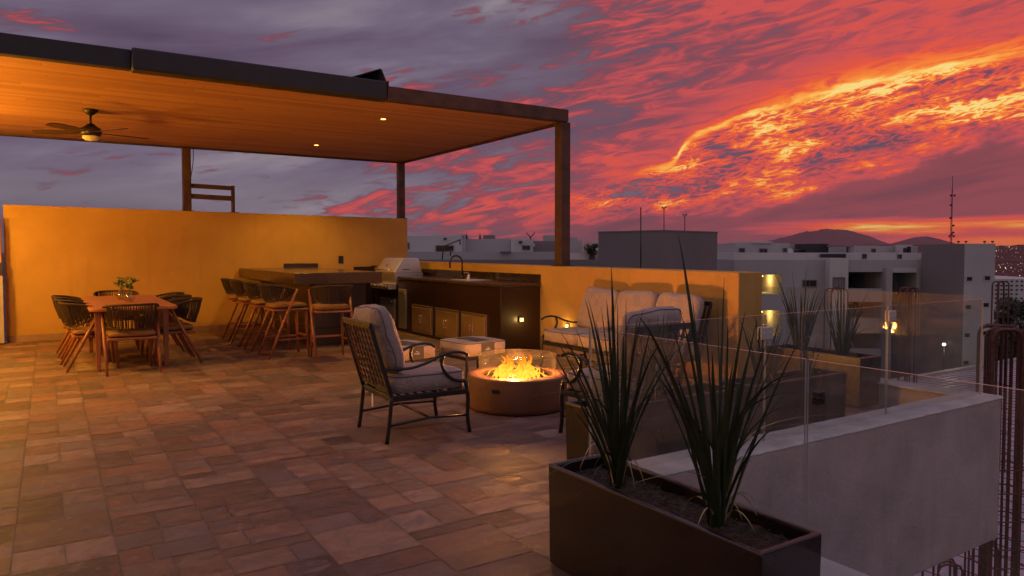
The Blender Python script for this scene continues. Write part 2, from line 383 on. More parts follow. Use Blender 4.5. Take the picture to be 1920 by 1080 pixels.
M['cabinet'] = mat('dark_brown_cladding', (0.024, 0.010, 0.007), 0.34, var=0.12, vscale=1.5, rvar=0.03)
M['steel'] = mat('stainless_steel', (0.66, 0.62, 0.60), 0.45, metal=1.0)
M['steel_dark'] = mat('tinted_steel', (0.66, 0.44, 0.26), 0.48, metal=1.0)
M['steel_mid'] = mat('satin_door_frame', (0.62, 0.48, 0.38), 0.38, metal=1.0)
M['chrome'] = mat('chrome', (0.8, 0.78, 0.75), 0.12, metal=1.0)
M['pit'] = mat('rust_brown_concrete', (0.15, 0.062, 0.032), 0.62, var=0.25, vscale=2.2, bump=0.15, bscale=50, rvar=0.08)
M['lava'] = mat('lava_stone', (0.020, 0.008, 0.006), 0.9, var=0.5, vscale=20)
M['planter'] = mat('dark_fibreglass', (0.012, 0.006, 0.0065), 0.32, var=0.22, vscale=3, bump=0.06, bscale=25, rvar=0.06, coat=0.45)
M['soil'] = mat('bark_soil', (0.045, 0.028, 0.022), 0.95, var=0.6, vscale=40, bump=1.0, bscale=120)
M['leaf'] = mat('dark_green_blade', (0.009, 0.022, 0.009), 0.40, vscale=9, stretch=(3, 3, 0.6), rvar=0.1, col2=(0.045, 0.055, 0.022))
M['dry_leaf'] = mat('dry_straw_blade', (0.34, 0.26, 0.15), 0.7, var=0.3, vscale=12)
M['glass'] = glass_mat('railing_glass')
M['glass_edge'] = mat('polished_glass_edge', (0.42, 0.40, 0.39), 0.25, spec=0.8)
M['pit_glass'] = glass_mat('fire_guard_glass', refl=0.22, dirt=0.012)
M['clear'] = glass_mat('vase_glass', (0.95, 0.93, 0.88), 1.6, 0.01)
M['dark'] = mat('black_opening', (0.012, 0.010, 0.012), 0.4)
M['outlet'] = mat('dark_plastic', (0.02, 0.014, 0.012), 0.35)
M['ivory'] = mat('opal_glass', (0.75, 0.66, 0.45), 0.4)
M['rebar'] = mat('rusty_rebar', (0.10, 0.034, 0.022), 0.75, var=0.45, vscale=25, bump=0.4, bscale=150)
M['timber'] = mat('old_timber', (0.22, 0.16, 0.13), 0.85, var=0.3, vscale=3, stretch=(2, 10, 10), bump=0.3)
M['deckmetal'] = mat('galvanised_deck', (0.46, 0.42, 0.52), 0.45, metal=0.35, var=0.18, vscale=1.5)
M['rubble'] = mat('dark_formwork', (0.05, 0.035, 0.035), 0.9, var=0.7, vscale=3, bump=0.5)
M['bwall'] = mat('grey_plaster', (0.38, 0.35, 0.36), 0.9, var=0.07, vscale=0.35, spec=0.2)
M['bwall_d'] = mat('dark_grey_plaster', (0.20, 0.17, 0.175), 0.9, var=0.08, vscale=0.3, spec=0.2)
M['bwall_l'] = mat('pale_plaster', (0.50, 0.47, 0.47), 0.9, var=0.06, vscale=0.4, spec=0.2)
M['bwall_c'] = mat('cream_plaster', (0.64, 0.52, 0.47), 0.9, var=0.06, vscale=0.4, spec=0.2)
M['window'] = mat('dark_window', (0.02, 0.016, 0.022), 0.15)
M['roomwall'] = mat('yellow_room_wall', (0.6, 0.46, 0.22), 0.8)
M['tree'] = mat('dusk_foliage', (0.04, 0.045, 0.025), 0.8, var=0.5, vscale=2)
M['trunk'] = mat('bark', (0.05, 0.035, 0.03), 0.9)
M['greens'] = mat('vase_leaves', (0.10, 0.15, 0.045), 0.5, var=0.45, vscale=30)
M['hill'] = mat('hillside', (0.13, 0.06, 0.06), 1.0, var=0.25, vscale=0.01, coord='Object', spec=0.0)
M['hill2'] = mat('far_mountain', (0.16, 0.07, 0.08), 1.0, var=0.2, vscale=0.006, spec=0.0)
M['ground'] = mat('city_ground', (0.05, 0.038, 0.045), 0.95, var=0.5, vscale=0.05)
M['render_side'] = mat('house_wall', (0.55, 0.36, 0.18), 0.85, var=0.08, vscale=1.5)
M['step_light'] = emis('step_light_glow', (1.0, 0.58, 0.14), 5)
M['downlight'] = emis('downlight_glow', (1.0, 0.58, 0.13), 7)
M['sconce_glow'] = emis('sconce_glow', (1.0, 0.55, 0.16), 12)
M['city_glow'] = emis('city_light_glow', (1.0, 0.66, 0.42), 1.5)
M['white_glow'] = emis('cold_lamp_glow', (0.9, 1.0, 0.75), 20)
M['room_glow'] = emis('room_lamp_glow', (1.0, 0.72, 0.2), 9)

weather(M['stucco'], 0.80); weather(M['cement'], 0.74, -0.9); weather(M['bwall'], 0.80, -20); weather(M['bwall_d'], 0.82, -20); weather(M['bwall_l'], 0.80, -20)
def cloth_folds(m):
    N = NT(m.node_tree); b = m.node_tree.nodes['Principled BSDF']; old = b.inputs['Normal'].links[0].from_socket
    tc = N.new('ShaderNodeTexCoord'); n = N.noise(tc.outputs['Object'], 7.0, 3, 0.5, 1.6); bp = N.new('ShaderNodeBump'); bp.inputs['Strength'].default_value = 0.9; bp.inputs['Distance'].default_value = 0.03
    N.link(N.m('ABSOLUTE', N.m('SUBTRACT', n, 0.5)), bp.inputs['Height']); N.link(old, bp.inputs['Normal']); N.link(bp.outputs[0], b.inputs['Normal'])
cloth_folds(M['fabric'])
def plank_mat():
    m = bpy.data.materials.new('ceiling_slats'); m.use_nodes = True; N = NT(m.node_tree); b = m.node_tree.nodes['Principled BSDF']
    tc = N.new('ShaderNodeTexCoord'); sp = N.new('ShaderNodeSeparateXYZ'); N.link(tc.outputs['Object'], sp.inputs[0]); x, y, z = sp.outputs
    W = 0.105
    row = N.m('FLOOR', N.m('DIVIDE', y, W)); fr = N.m('FRACT', N.m('DIVIDE', y, W))
    wn = N.new('ShaderNodeTexWhiteNoise', noise_dimensions='1D'); N.link(row, wn.inputs['W'])
    xs = N.m('ADD', N.m('DIVIDE', x, 2.6), N.m('MULTIPLY', wn.outputs['Value'], 7.0)); bl = N.m('FLOOR', xs)
    wn2 = N.new('ShaderNodeTexWhiteNoise', noise_dimensions='2D'); N.link(N.comb(row, bl), wn2.inputs['Vector'])
    grain = N.noise(N.comb(N.m('MULTIPLY', x, 1.5), N.m('MULTIPLY', y, 60.0), N.m('MULTIPLY', wn2.outputs['Value'], 9.0)), 1.0, 5, 0.6, 0.5)
    v = N.m('ADD', N.m('MULTIPLY', wn2.outputs['Value'], 0.55), N.m('MULTIPLY', grain, 0.45))
    c = N.ramp(v, [(0.1, (0.30, 0.125, 0.045)), (0.5, (0.43, 0.19, 0.07)), (0.9, (0.56, 0.27, 0.11))])
    gap = N.m('MULTIPLY', N.ss(fr, 0.0, 0.05, 1, 0), 1.0); xf = N.ss(N.m('FRACT', xs), 0.0, 0.003, 1, 0)
    g = N.m('MAXIMUM', gap, xf)
    N.link(N.mix(g, c, (0.05, 0.02, 0.01)), b.inputs['Base Color']); b.inputs['Roughness'].default_value = 0.5
    bp = N.new('ShaderNodeBump'); bp.inputs['Strength'].default_value = 0.6; bp.inputs['Distance'].default_value = 0.004
    N.link(N.m('SUBTRACT', N.m('MULTIPLY', grain, 0.3), g), bp.inputs['Height']); N.link(bp.outputs[0], b.inputs['Normal'])
    return m
M['slats'] = plank_mat()

def tile_mat():
    m = bpy.data.materials.new('floor_tiles'); m.use_nodes = True; N = NT(m.node_tree); b = m.node_tree.nodes['Principled BSDF']
    uvn = N.new('ShaderNodeUVMap'); uvs = N.new('ShaderNodeSeparateXYZ'); N.link(uvn.outputs[0], uvs.inputs[0])
    at_ = N.new('ShaderNodeAttribute'); at_.attribute_name = 'tone'; sp = N.new('ShaderNodeSeparateColor'); N.link(at_.outputs['Color'], sp.inputs[0]); r, g, bb = sp.outputs
    tc = N.new('ShaderNodeTexCoord'); P = tc.outputs['Object']; s3 = N.new('ShaderNodeSeparateXYZ'); N.link(P, s3.inputs[0])
    v = N.comb(N.m('ADD', s3.outputs[0], N.m('MULTIPLY', g, 40.0)), N.m('ADD', s3.outputs[1], N.m('MULTIPLY', r, 30.0)), 0.0)
    st = N.new('ShaderNodeMapping'); N.link(v, st.inputs[0]); st.inputs['Scale'].default_value = (2.2, 9.0, 1)
    n1 = N.noise(st.outputs[0], 1.0, 7, 0.65, 0.6); n2 = N.noise(v, 8.0, 9, 0.76, 0.8); n3 = N.noise(P, 0.7, 4, 0.6, 0.5)
    val = N.m('ADD', N.m('ADD', N.m('MULTIPLY', r, 0.38), N.m('MULTIPLY', n1, 0.34)), N.m('MULTIPLY', n2, 0.44))
    c = N.ramp(val, [(0.30, (0.045, 0.029, 0.027)), (0.45, (0.092, 0.054, 0.045)), (0.58, (0.165, 0.097, 0.077)), (0.80, (0.30, 0.195, 0.158))])
    c = N.mix(N.ss(bb, 0.72, 0.95, 0, 0.5), c, (0.26, 0.115, 0.075))
    c = N.mix(N.ss(bb, 0.30, 0.05, 0, 0.6), c, (0.13, 0.10, 0.105))
    c = N.mix(N.ss(n3, 0.62, 0.75, 0, 0.12), c, (0.5, 0.42, 0.40))
    n4 = N.noise(v, 4.5, 5, 0.6, 1.4); n5 = N.noise(v, 3.2, 5, 0.62, 1.1)
    c = N.mix(N.ss(n4, 0.52, 0.66, 0, 0.55), c, (0.20, 0.082, 0.058)); c = N.mix(N.ss(n5, 0.52, 0.68, 0, 0.6), c, (0.115, 0.086, 0.105))
    c = N.mix(N.ss(n4, 0.40, 0.30, 0, 0.35), c, (0.30, 0.21, 0.19))
    # worn, darker rims of the printed stone
    iu = N.m('SUBTRACT', 0.5, N.m('ABSOLUTE', N.m('SUBTRACT', uvs.outputs[0], 0.5))); iv = N.m('SUBTRACT', 0.5, N.m('ABSOLUTE', N.m('SUBTRACT', uvs.outputs[1], 0.5)))
    edg = N.m('ADD', N.m('MINIMUM', iu, iv), N.m('MULTIPLY', N.m('SUBTRACT', n2, 0.5), 0.35))
    c = N.mix(N.ss(edg, 0.14, -0.03, 0, 0.26), c, (0.075, 0.042, 0.036))
    # worn scratches
    sc = N.new('ShaderNodeMapping'); N.link(P, sc.inputs[0]); sc.inputs['Scale'].default_value = (7, 30, 1); sc.inputs['Rotation'].default_value = (0, 0, 0.25)
    scn = N.noise(sc.outputs[0], 1.0, 6, 0.72, 1.2)
    c = N.mix(N.m('MULTIPLY', N.ss(scn, 0.62, 0.72, 0, 0.75), N.ss(n3, 0.44, 0.60)), c, (0.50, 0.44, 0.42))
    N.link(c, b.inputs['Base Color'])
    N.link(N.ss(n1, 0.3, 0.7, 0.55, 0.78), b.inputs['Roughness']); b.inputs['Specular IOR Level'].default_value = 0.35
    bp = N.new('ShaderNodeBump'); bp.inputs['Strength'].default_value = 0.5; bp.inputs['Distance'].default_value = 0.006
    N.link(N.m('ADD', N.m('MULTIPLY', n1, 0.7), N.m('MULTIPLY', n2, 0.8)), bp.inputs['Height']); N.link(bp.outputs[0], b.inputs['Normal'])
    return m
M['tiles'] = tile_mat()
M['grout'] = mat('grout', (0.42, 0.29, 0.23), 0.95, var=0.2, vscale=6)

def point_light(name, loc, energy, col, size=0.05, parent=None, typ='POINT', spot=None, rot=None, blend=0.5):
    l = bpy.data.lights.new(name, typ); l.energy = energy; l.color = col
    l.shadow_soft_size = size
    if typ == 'SPOT': l.spot_size = spot; l.spot_blend = blend
    o = bpy.data.objects.new(name, l); COL.objects.link(o); o.location = loc
    if rot: o.rotation_euler = rot
    if parent: o.parent = parent
    return o

# =================================================================== SETTING
def tile_floor():
    """modular stone-look tiles: columns along Y, each split into random slabs; one sheet"""
    rnd = random.Random(3); vs = []; fs = []; tones = []
    X0 = TILE_X0; W = 0.41; g = 0.0016
    def cell(x0, x1, y0, y1):
        if x1-x0 < 0.02 or y1-y0 < 0.02: return
        b = len(vs); dz = rnd.uniform(-0.0008, 0.0008)
        vs.extend([(x0+g, y0+g, dz), (x1-g, y0+g, dz), (x1-g, y1-g, dz), (x0+g, y1-g, dz)]); fs.append((b, b+1, b+2, b+3))
        tones.append((min(1, max(0, rnd.gauss(0.5, 0.27))), rnd.random(), rnd.random()))
    def region(xa, xb, ya, yb):
        k0 = math.floor((xa-X0)/W); k1 = math.ceil((xb-X0)/W)
        for k in range(k0, k1):
            cx0 = X0+k*W; cx1 = cx0+W; rr = random.Random(k*77+5); y = -3.0 - rr.random()*0.4
            while y < yb:
                kind = rr.choice(['full', 'pair', 'strip', 'full', 'uneven', 'pair', 'tall', 'tall', 'pair', 'full', 'strip'])
                h = {'full': 0.205, 'pair': 0.205, 'strip': 0.10, 'tall': 0.27, 'uneven': 0.205, 'bricks': 0.205}[kind]
                if kind == 'full' and rr.random() < 0.45: h = 0.41
                m_ = cx0 + W*0.5
                if kind == 'uneven': m_ = cx0 + W*rr.choice([0.33, 0.67])
                parts = [(cx0, cx1, y, y+h)] if kind in ('full', 'strip') else [(cx0, m_, y, y+h), (m_, cx1, y, y+h)] if kind != 'bricks' else [(cx0, m_, y, y+h/2), (cx0, m_, y+h/2, y+h), (m_, cx1, y, y+h)]
                for a, b, c, d in parts:
                    a, b, c, d = max(a, xa), min(b, xb), max(c, ya), min(d, yb)
                    if b > a and d > c: cell(a, b, c, d)
                y += h
    region(-2.05, 2.25, -1.5, 2.9); region(-2.05, 6.5, 2.9, 4.85); region(-2.05, 5.79, 4.85, 13.4)
    me = bpy.data.meshes.new('terrace_floor'); me.from_pydata(vs, [], fs)
    at_ = me.attributes.new('tone', 'FLOAT_COLOR', 'FACE'); at_.data.foreach_set('color', [c for t in tones for c in (*t, 1.0)])
    uv = me.uv_layers.new(name='UVMap'); uv.data.foreach_set('uv', [0.0, 0.0, 1.0, 0.0, 1.0, 1.0, 0.0, 1.0]*len(fs))
    me.materials.append(M['tiles']); o = bpy.data.objects.new('terrace_floor', me); COL.objects.link(o); tag(o, kind='structure')
TILE_X0 = 0.24
tile_floor()
b = MB()
b.box(-2.1, 2.27, -1.6, 2.9, -0.6, -0.004); b.box(-2.1, 6.52, 2.902, 4.85, -0.6, -0.0042); b.box(-2.1, 5.80, 4.852, 13.7, -0.6, -0.0044)
tag(b.build('terrace_slab', M['grout']), kind='structure')
# kerb below the near glass, and the far one
b = MB(); b.box(2.25, 2.54, -1.6, 2.795, -0.9, 0.2)
k = b.build('kerb', M['cap'], bevel=0.012); tag(k, kind='structure')

# grey parapet box that the terrace sits behind
pw = thing('parapet_wall', 'grey rendered parapet box with a pale mortar cap under the glass', 'parapet', (2.25, 2.8, 0))
b = MB(); b.box(0.0, 4.32, 0.0, 0.25, -0.98, 0.185); b.box(4.08, 4.32, 0.252, 2.05, -0.98, 0.185); b.build('wall', M['cement'], pw, bevel=0.012)
def rough_strip(x0, x1, y0, y1, z0, z1, n=60, amp=0.012):
    """mortar strip with a ragged front edge, long along x"""
    m_ = MB(); vs = []
    for i in range(n+1):
        x = x0+(x1-x0)*i/n; a = amp*mnoise.noise(Vector((x*7, 3.1, 0))); c = amp*0.5*mnoise.noise(Vector((x*5, 9.1, 0)))
        vs += [(x, y0-0.006+a, z0), (x, y0-0.006+a, z1-0.012), (x, y0+0.012, z1+c*0.5), (x, y1, z1+c*0.3), (x, y1, z0)]
    fs = [(i*5+k_, i*5+k_+1, (i+1)*5+k_+1, (i+1)*5+k_) for i in range(n) for k_ in range(4)]
    fs += [(0, 1, 2, 3, 4), tuple(n*5+q for q in (4, 3, 2, 1, 0))]
    m_.add(vs, fs, 0, False); return m_
rough_strip(-0.0, 4.34, 0.0, 0.262, 0.187, 0.205).build('cap', M['cap'], pw)
b = MB(); b.box(4.06, 4.34, 0.266, 2.05, 0.187, 0.204); b.build('cap', M['cap'], pw, bevel=0.006)

# walls
def sloped_wall(x0, x1, y0, y1, z0, z1a, z1b, along='x'):
    m_ = MB()
    if along == 'x': vs = [(x0,y0,z0),(x1,y0,z0),(x1,y1,z0),(x0,y1,z0),(x0,y0,z1a),(x1,y0,z1b),(x1,y1,z1b),(x0,y1,z1a)]
    else: vs = [(x0,y0,z0),(x1,y0,z0),(x1,y1,z0),(x0,y1,z0),(x0,y0,z1a),(x1,y0,z1a),(x1,y1,z1b),(x0,y1,z1b)]
    m_.add(vs, [(0,3,2,1),(4,5,6,7),(0,1,5,4),(1,2,6,5),(2,3,7,6),(3,0,4,7)]); return m_
tw = thing('boundary_wall', 'tall ochre stucco wall behind the dining table and the bar', 'wall', (0, 13.42, 0))
sloped_wall(-0.57, 6.09, 0, 0.24, -0.1, 2.10, 2.045).build('wall', M['stucco'], tw, bevel=0.008)
b = MB(); b.box(-0.56, 3.18, -0.014, -0.0, 0, 0.10); b.build('skirting', M['skirting'], tw)
sw = thing('side_wall', 'lower yellow wall end at the far left edge beside the tall ochre wall', 'wall', (-1.3, 13.2, 0))
b = MB(); b.box(-0.75, 0.70, 0, 0.2, 0, 1.9); b.build('wall', M['stucco'], sw, bevel=0.006)
b = MB(); b.box(0.35, 0.715, -0.06, -0.002, 0.02, 1.02); b.build('cabinet_panel', M['cement'], sw, bevel=0.005)
b = MB(); b.box(0.40, 0.70, -0.05, -0.004, 1.05, 1.22); b.build('meter_window', M['dark'], sw)
lw = thing('low_wall', 'low stucco wall lit orange behind the sofa and outdoor kitchen', 'wall', (5.79, 4.85, 0))
sloped_wall(0, 0.36, 0, 8.56, -0.1, 1.182, 1.195, 'y').build('wall', M['stucco'], lw, bevel=0.008)
b = MB(); b.box(-0.012, -0.0, 0.02, 3.42, 0, 0.09); b.build('skirting', M['skirting'], lw)
hw = thing('house_wall', 'warm painted house wall with wall lanterns closing the terrace on the left', 'wall', (-2.1, 6, 0))
b = MB(); b.box(-0.25, 0, -7.6, 7.4, -0.1, 3.16); b.build('wall', M['render_side'], hw)

def wall_outlet(loc, axis, label, w=0.08, h=0.125):
    t = thing('wall_outlet', label, 'outlet', loc)
    b = MB(); c = MB()
    if axis == 'y': b.box(-w/2, w/2, -0.012, 0, -h/2, h/2); c.box(-w*0.28, w*0.28, -0.016, -0.0125, -h*0.33, h*0.33)
    else: b.box(-0.012, 0, -w/2, w/2, -h/2, h/2); c.box(-0.016, -0.0125, -w*0.28, w*0.28, -h*0.33, h*0.33)
    b.build('plate', M['outlet'], t, bevel=0.003); c.build('socket', M['dark'], t)
wall_outlet((4.70, 13.419, 1.23), 'y', 'black electrical outlet on the tall ochre wall above the bar', 0.095, 0.14)
wall_outlet((5.789, 7.39, 0.43), 'x', 'dark outlet low on the wall just right of the lit step light', 0.075, 0.15)

def step_light(loc, axis, label, e):
    t = thing('step_light', label, 'wall light', loc)
    fr = MB(); gl = MB(); s = 0.036; w = 0.026
    if axis == 'y':
        fr.box(-s, s, -0.014, 0, -s, s); gl.box(-w, w, -0.019, -0.0145, -w, w*0.7); lp = (0, -0.07, -0.01)
    else:
        fr.box(-0.014, 0, -s, s, -s, s); gl.box(-0.019, -0.0145, -w, w, -w, w*0.7); lp = (-0.07, 0, -0.01)
    fr.build('frame', M['outlet'], t, bevel=0.003); gl.build('lens', M['step_light'], t)
    point_light('step_lamp', lp, e, (1.0, 0.60, 0.16), 0.03, t)
step_light((5.45, 8.283, 0.455), 'y', 'small glowing step light on the dark end panel of the kitchen counter', 1.2)
step_light((5.789, 7.67, 0.405), 'x', 'small glowing step light on the orange low wall beside the sofa', 1.6)

# --- wall lanterns on the house wall (warm light over the dining area)
LAMPC = (1.0, 0.50, 0.05)
for i, (y, lab) in enumerate([(8.5, 'warm lantern on the house wall nearer the fire pit'), (11.0, 'warm lantern on the house wall nearer the tall ochre wall')]):
    t = thing('wall_lantern', lab, 'wall light', (-2.09, y, 2.05), group='lanterns on the house wall')
    b = MB(); b.box(0, 0.02, -0.06, 0.06, -0.14, 0.14); b.box(0.02, 0.16, -0.055, 0.055, 0.12, 0.135); b.build('bracket', M['black_metal'], t)
    b = MB(); b.box(0.05, 0.15, -0.045, 0.045, -0.10, 0.115); b.build('lens', M['sconce_glow'], t)
    point_light('lantern_lamp', (0.42, 0, 0.0), E_SCONCE, LAMPC, 0.12, t)

# =================================================================== PERGOLA
pg = thing('pergola', 'flat slatted timber pergola roof on brown steel posts over the terrace', 'pergola', (2.0, 10.8, 0))
def L(x, y, z=0): return (x-2.0, y-10.8, z)
b = MB(); b.box(-4.1, 4.0, -2.70, 2.72, 3.185, 3.27); b.build('slat_ceiling', M['slats'], pg)
b = MB(); b.box(*[v for v in (1.35, 4.02)], -2.83, -2.702, 3.16, 3.325); b.build('beam', M['steel_brown'], pg, bevel=0.006)     # front beam, right part
b = MB(); b.box(4.002, 4.10, -2.698, 2.80, 3.16, 3.325); b.build('beam', M['steel_brown'], pg, bevel=0.006)
b = MB(); b.box(-4.1, 4.0, 2.722, 2.83, 3.16, 3.32); b.build('beam', M['steel_brown'], pg, bevel=0.006)
b = MB(); b.box(-4.1, -1.29, -2.83, -2.702, 3.165, 3.35); b.build('fascia', M['fascia'], pg, bevel=0.006)
b = MB(); b.box(-1.288, 1.348, -2.90, -2.702, 3.15, 3.362); b.build('blind_cassette', M['fascia'], pg, bevel=0.02, seg=3)
b = MB(); b.box(1.349, 1.36, -2.905, -2.702, 3.147, 3.366); b.build('cassette_end_cap', M['steel_brown'], pg)
# folded sheet metal flap on top
a0, a1, a2 = at(648, 149, 8.6), at(714, 130, 8.5), at(726, 160, 8.45)
b = MB(); dep = Vector((0, 0.75, 0)); org = Vector((2.0, 10.8, 0)); P_ = [p - org for p in (a0, a1, a2)]
th = Vector((0, 0, 0.012))
def sheet(m_, q0, q1, q2, q3, tv):
    m_.add([q0, q1, q2, q3, q0+tv, q1+tv, q2+tv, q3+tv], [(0,1,2,3), (7,6,5,4), (0,4,5,1), (1,5,6,2), (2,6,7,3), (3,7,4,0)])
sheet(b, P_[0], P_[1], P_[1]+dep, P_[0]+dep, th); sheet(b, P_[1], P_[2], P_[2]+dep, P_[1]+dep, Vector((0.012, 0, 0.004)))
b.add([P_[0]+Vector((0, 0.3, 0)), P_[1]+Vector((0, 0.3, 0)), P_[2]+Vector((0, 0.3, 0)), P_[0]+Vector((0, 0.31, 0)), P_[1]+Vector((0, 0.31, 0)), P_[2]+Vector((0, 0.31, 0))], [(0,1,2), (5,4,3), (0,3,4,1), (1,4,5,2), (2,5,3,0)])
b.build('folded_flashing', M['fascia'], pg)
def post(x, y, z0, z1, s=0.14):
    m_ = MB(); m_.box(x-2-s/2, x-2+s/2, y-10.8-s/2, y-10.8+s/2, z0, z1)
    m_.box(x-2-s*0.75, x-2+s*0.75, y-10.8-s*0.75, y-10.8+s*0.75, z0, z0+0.012)
    m_.build('post', M['steel_brown'], pg, bevel=0.006)
post(6.0, 8.08, 1.186, 3.159, 0.155); post(6.0, 13.53, 2.046, 3.159, 0.13); post(2.02, 13.53, 2.076, 3.159, 0.13)
for x, y in [(3.86, 9.27), (3.85, 12.15), (-1.2, 9.27), (-1.2, 12.15)]:  # left pair is out of view, added for amber light on the floor
    b = MB(); b.lathe([(0.036, 3.184), (0.055, 3.180), (0.056, 3.1845)], 24, (x-2, y-10.8, 0)); d_ = b.build('downlight', M['steel'], pg)
    c_ = MB(); c_.disc(0.035, 3.181, 20, (x-2, y-10.8)); c_.build('lens', M['downlight'], d_)
    point_light('downlight_lamp', (x-2, y-10.8, 3.15), E_DOWN, (1.0, 0.56, 0.08), 0.05, pg, 'SPOT', R_(118), (0, 0, 0), 0.7)
# cable beside the wall post
b = MB(); b.tube(bez([(2.13, 13.5, 3.15), (2.12, 13.5, 2.9), (2.06, 13.43, 2.6), (1.98, 13.42, 2.3), (1.93, 13.42, 2.08)], 5), 0.007, 5); cb = b.build('cable', M['black_metal']); tag(cb, 'thin black cable hanging beside the pergola post on the tall wall', 'cable')
rl = thing('wooden_railing', 'short two-rail timber frame standing on top of the tall wall', 'railing', (2.45, 13.53, 2.08))
b = MB(); b.bar((-0.36, 0, 0.44), (0.34, 0, 0.425), 0.035, 0.075); b.build('rail', M['steel_brown'], rl)
b = MB(); b.bar((-0.36, 0, 0.26), (0.30, 0, 0.245), 0.035, 0.085); b.build('rail', M['steel_brown'], rl)
b = MB(); b.box(0.30, 0.35, -0.04, 0.04, 0, 0.47); b.box(0.25, 0.42, -0.05, 0.05, -0.015, 0.004); b.build('post', M['steel_brown'], rl)

# ceiling fan
fn = thing('ceiling_fan', 'dark ceiling fan with pale light bowl hanging from the slatted roof', 'ceiling fan', (0.48, 10.65, 3.183), R_(-14))
b = MB(); b.lathe([(0.0, 0), (0.085, 0), (0.085, -0.02), (0.05, -0.055), (0.02, -0.075), (0.0, -0.075)], 24); b.build('canopy', M['black_metal'], fn)
b = MB(); b.tube([(0, 0, -0.06), (0, 0, -0.22)], 0.013, 10); b.build('downrod', M['black_metal'], fn)
b = MB(); b.lathe([(0.0, -0.17), (0.04, -0.18), (0.075, -0.215), (0.115, -0.235), (0.125, -0.28), (0.115, -0.325), (0.06, -0.34), (0, -0.34)], 28); b.build('motor', M['black_metal'], fn)
b = MB(); b.lathe([(0.098, -0.335), (0.10, -0.355), (0.07, -0.385), (0.0, -0.395)], 28); b.build('light_bowl', M['ivory'], fn)
for k in range(5):
    a = 2*math.pi*k/5 + 0.45; ca, sa = math.cos(a), math.sin(a); m_ = MB(); vs = []
    prof = [(0.11, 0.028), (0.17, 0.05), (0.35, 0.07), (0.55, 0.072), (0.66, 0.055), (0.685, 0.02)]
    for r, w in prof:
        for sgn in (1, -1):
            for dz in (0.004, -0.004):
                lx, ly, lz = r, sgn*w, -0.285+dz-0.012*r+sgn*w*0.20
                vs.append((lx*ca-ly*sa, lx*sa+ly*ca, lz))
    fs = []
    for i in range(len(prof)-1):
        o_ = i*4; fs += [(o_, o_+2, o_+6, o_+4), (o_+1, o_+5, o_+7, o_+3), (o_, o_+4, o_+5, o_+1), (o_+2, o_+3, o_+7, o_+6)]
    fs += [(0, 1, 3, 2), (20, 22, 23, 21)]
    m_.add(vs, fs); m_.build('blade', M['cabinet'], fn)

# =================================================================== BAR AND KITCHEN
br = thing('bar_counter', 'high dark stone bar with a thick overhanging top and stools around it', 'bar', (3.47, 11.6, 0))
b = MB(); b.box(-0.64, 0.64, -1.65, 1.79, 0.93, 1.09); b.build('countertop', M['granite_top'], br, bevel=0.006)
b = MB(); b.box(-0.27, 0.58, -1.15, 1.79, 0.0, 0.93); b.build('body', M['cabinet'], br, bevel=0.004)
b = MB(); b.box(-0.285, -0.2702, -1.15, 1.79, 0.25, 0.28); b.box(-0.27, 0.58, -1.165, -1.1502, 0.25, 0.28); b.build('trim', M['granite'], br)
kc = thing('kitchen_counter', 'long dark outdoor kitchen counter with steel doors along the low wall', 'counter', (5.13, 8.3, 0))
b = MB(); b.box(0, 0.645, 0, 5.1, 0.0, 0.905); b.build('body', M['cabinet'], kc, bevel=0.004)
b = MB(); b.box(-0.02, 0.647, -0.02, 3.38, 0.907, 0.95); b.box(-0.02, 0.647, 4.35, 5.1, 0.907, 0.95); b.box(0.62, 0.647, 3.382, 4.348, 0.907, 0.95); b.build('countertop', M['granite_top'], kc, bevel=0.004)
b = MB(); b.box(0.635, 0.656, 0.0, 5.1, 0.952, 1.068); b.build('backsplash', M['granite'], kc)
for y0, y1 in [(0.35, 1.09), (1.16, 1.93), (2.04, 2.81)]:
    m_ = MB(); t_ = 0.035; z0, z1 = 0.05, 0.505
    m_.box(-0.022, -0.0005, y0, y1, z0, z0+t_); m_.box(-0.022, -0.0005, y0, y1, z1-t_, z1); m_.box(-0.022, -0.0005, y0, y0+t_, z0+t_, z1-t_); m_.box(-0.022, -0.0005, y1-t_, y1, z0+t_, z1-t_)
    fr_ = m_.build('door_frame', M['steel_mid'], kc, bevel=0.003)
    ym = (y0+y1)/2
    for s0, s1, hy in [(y0+t_+0.004, ym-0.002, ym-0.035), (ym+0.002, y1-t_-0.004, ym+0.035)]:
        m_ = MB(); m_.box(-0.030, -0.006, s0, s1, z0+t_+0.004, z1-t_-0.004); dr = m_.build('cabinet_door', M['steel_dark'], kc, bevel=0.003)
        h_ = MB(); h_.tube(bez([(-0.030, hy, 0.335), (-0.052, hy, 0.33), (-0.056, hy, 0.31), (-0.056, hy, 0.24), (-0.052, hy, 0.22), (-0.030, hy, 0.215)], 3), 0.0065, 7); h_.build('handle', M['chrome'], dr)
m_ = MB(); m_.box(-0.02, -0.0005, 3.05, 3.36, 0.06, 0.74); dr = m_.build('tall_door', M['steel'], kc, bevel=0.004)
m_ = MB(); m_.box(-0.026, -0.0205, 3.08, 3.33, 0.66, 0.71); m_.build('label_panel', M['steel_dark'], dr)
m_ = MB(); m_.box(-0.022, -0.0005, 3.52, 4.2, 0.12, 0.55); dr = m_.build('cabinet_door', M['steel'], kc, bevel=0.004)
h_ = MB(); h_.tube([(-0.05, 3.58, 0.50), (-0.05, 3.72, 0.50)], 0.007, 7); h_.box(-0.05, -0.022, 3.59, 3.60, 0.495, 0.505); h_.box(-0.05, -0.022, 3.70, 3.71, 0.495, 0.505); h_.build('handle', M['chrome'], dr)
# sink
m_ = MB(); m_.box(0.10, 0.50, 1.05, 1.62, 0.951, 0.957); m_.build('drainer', M['steel'], kc)
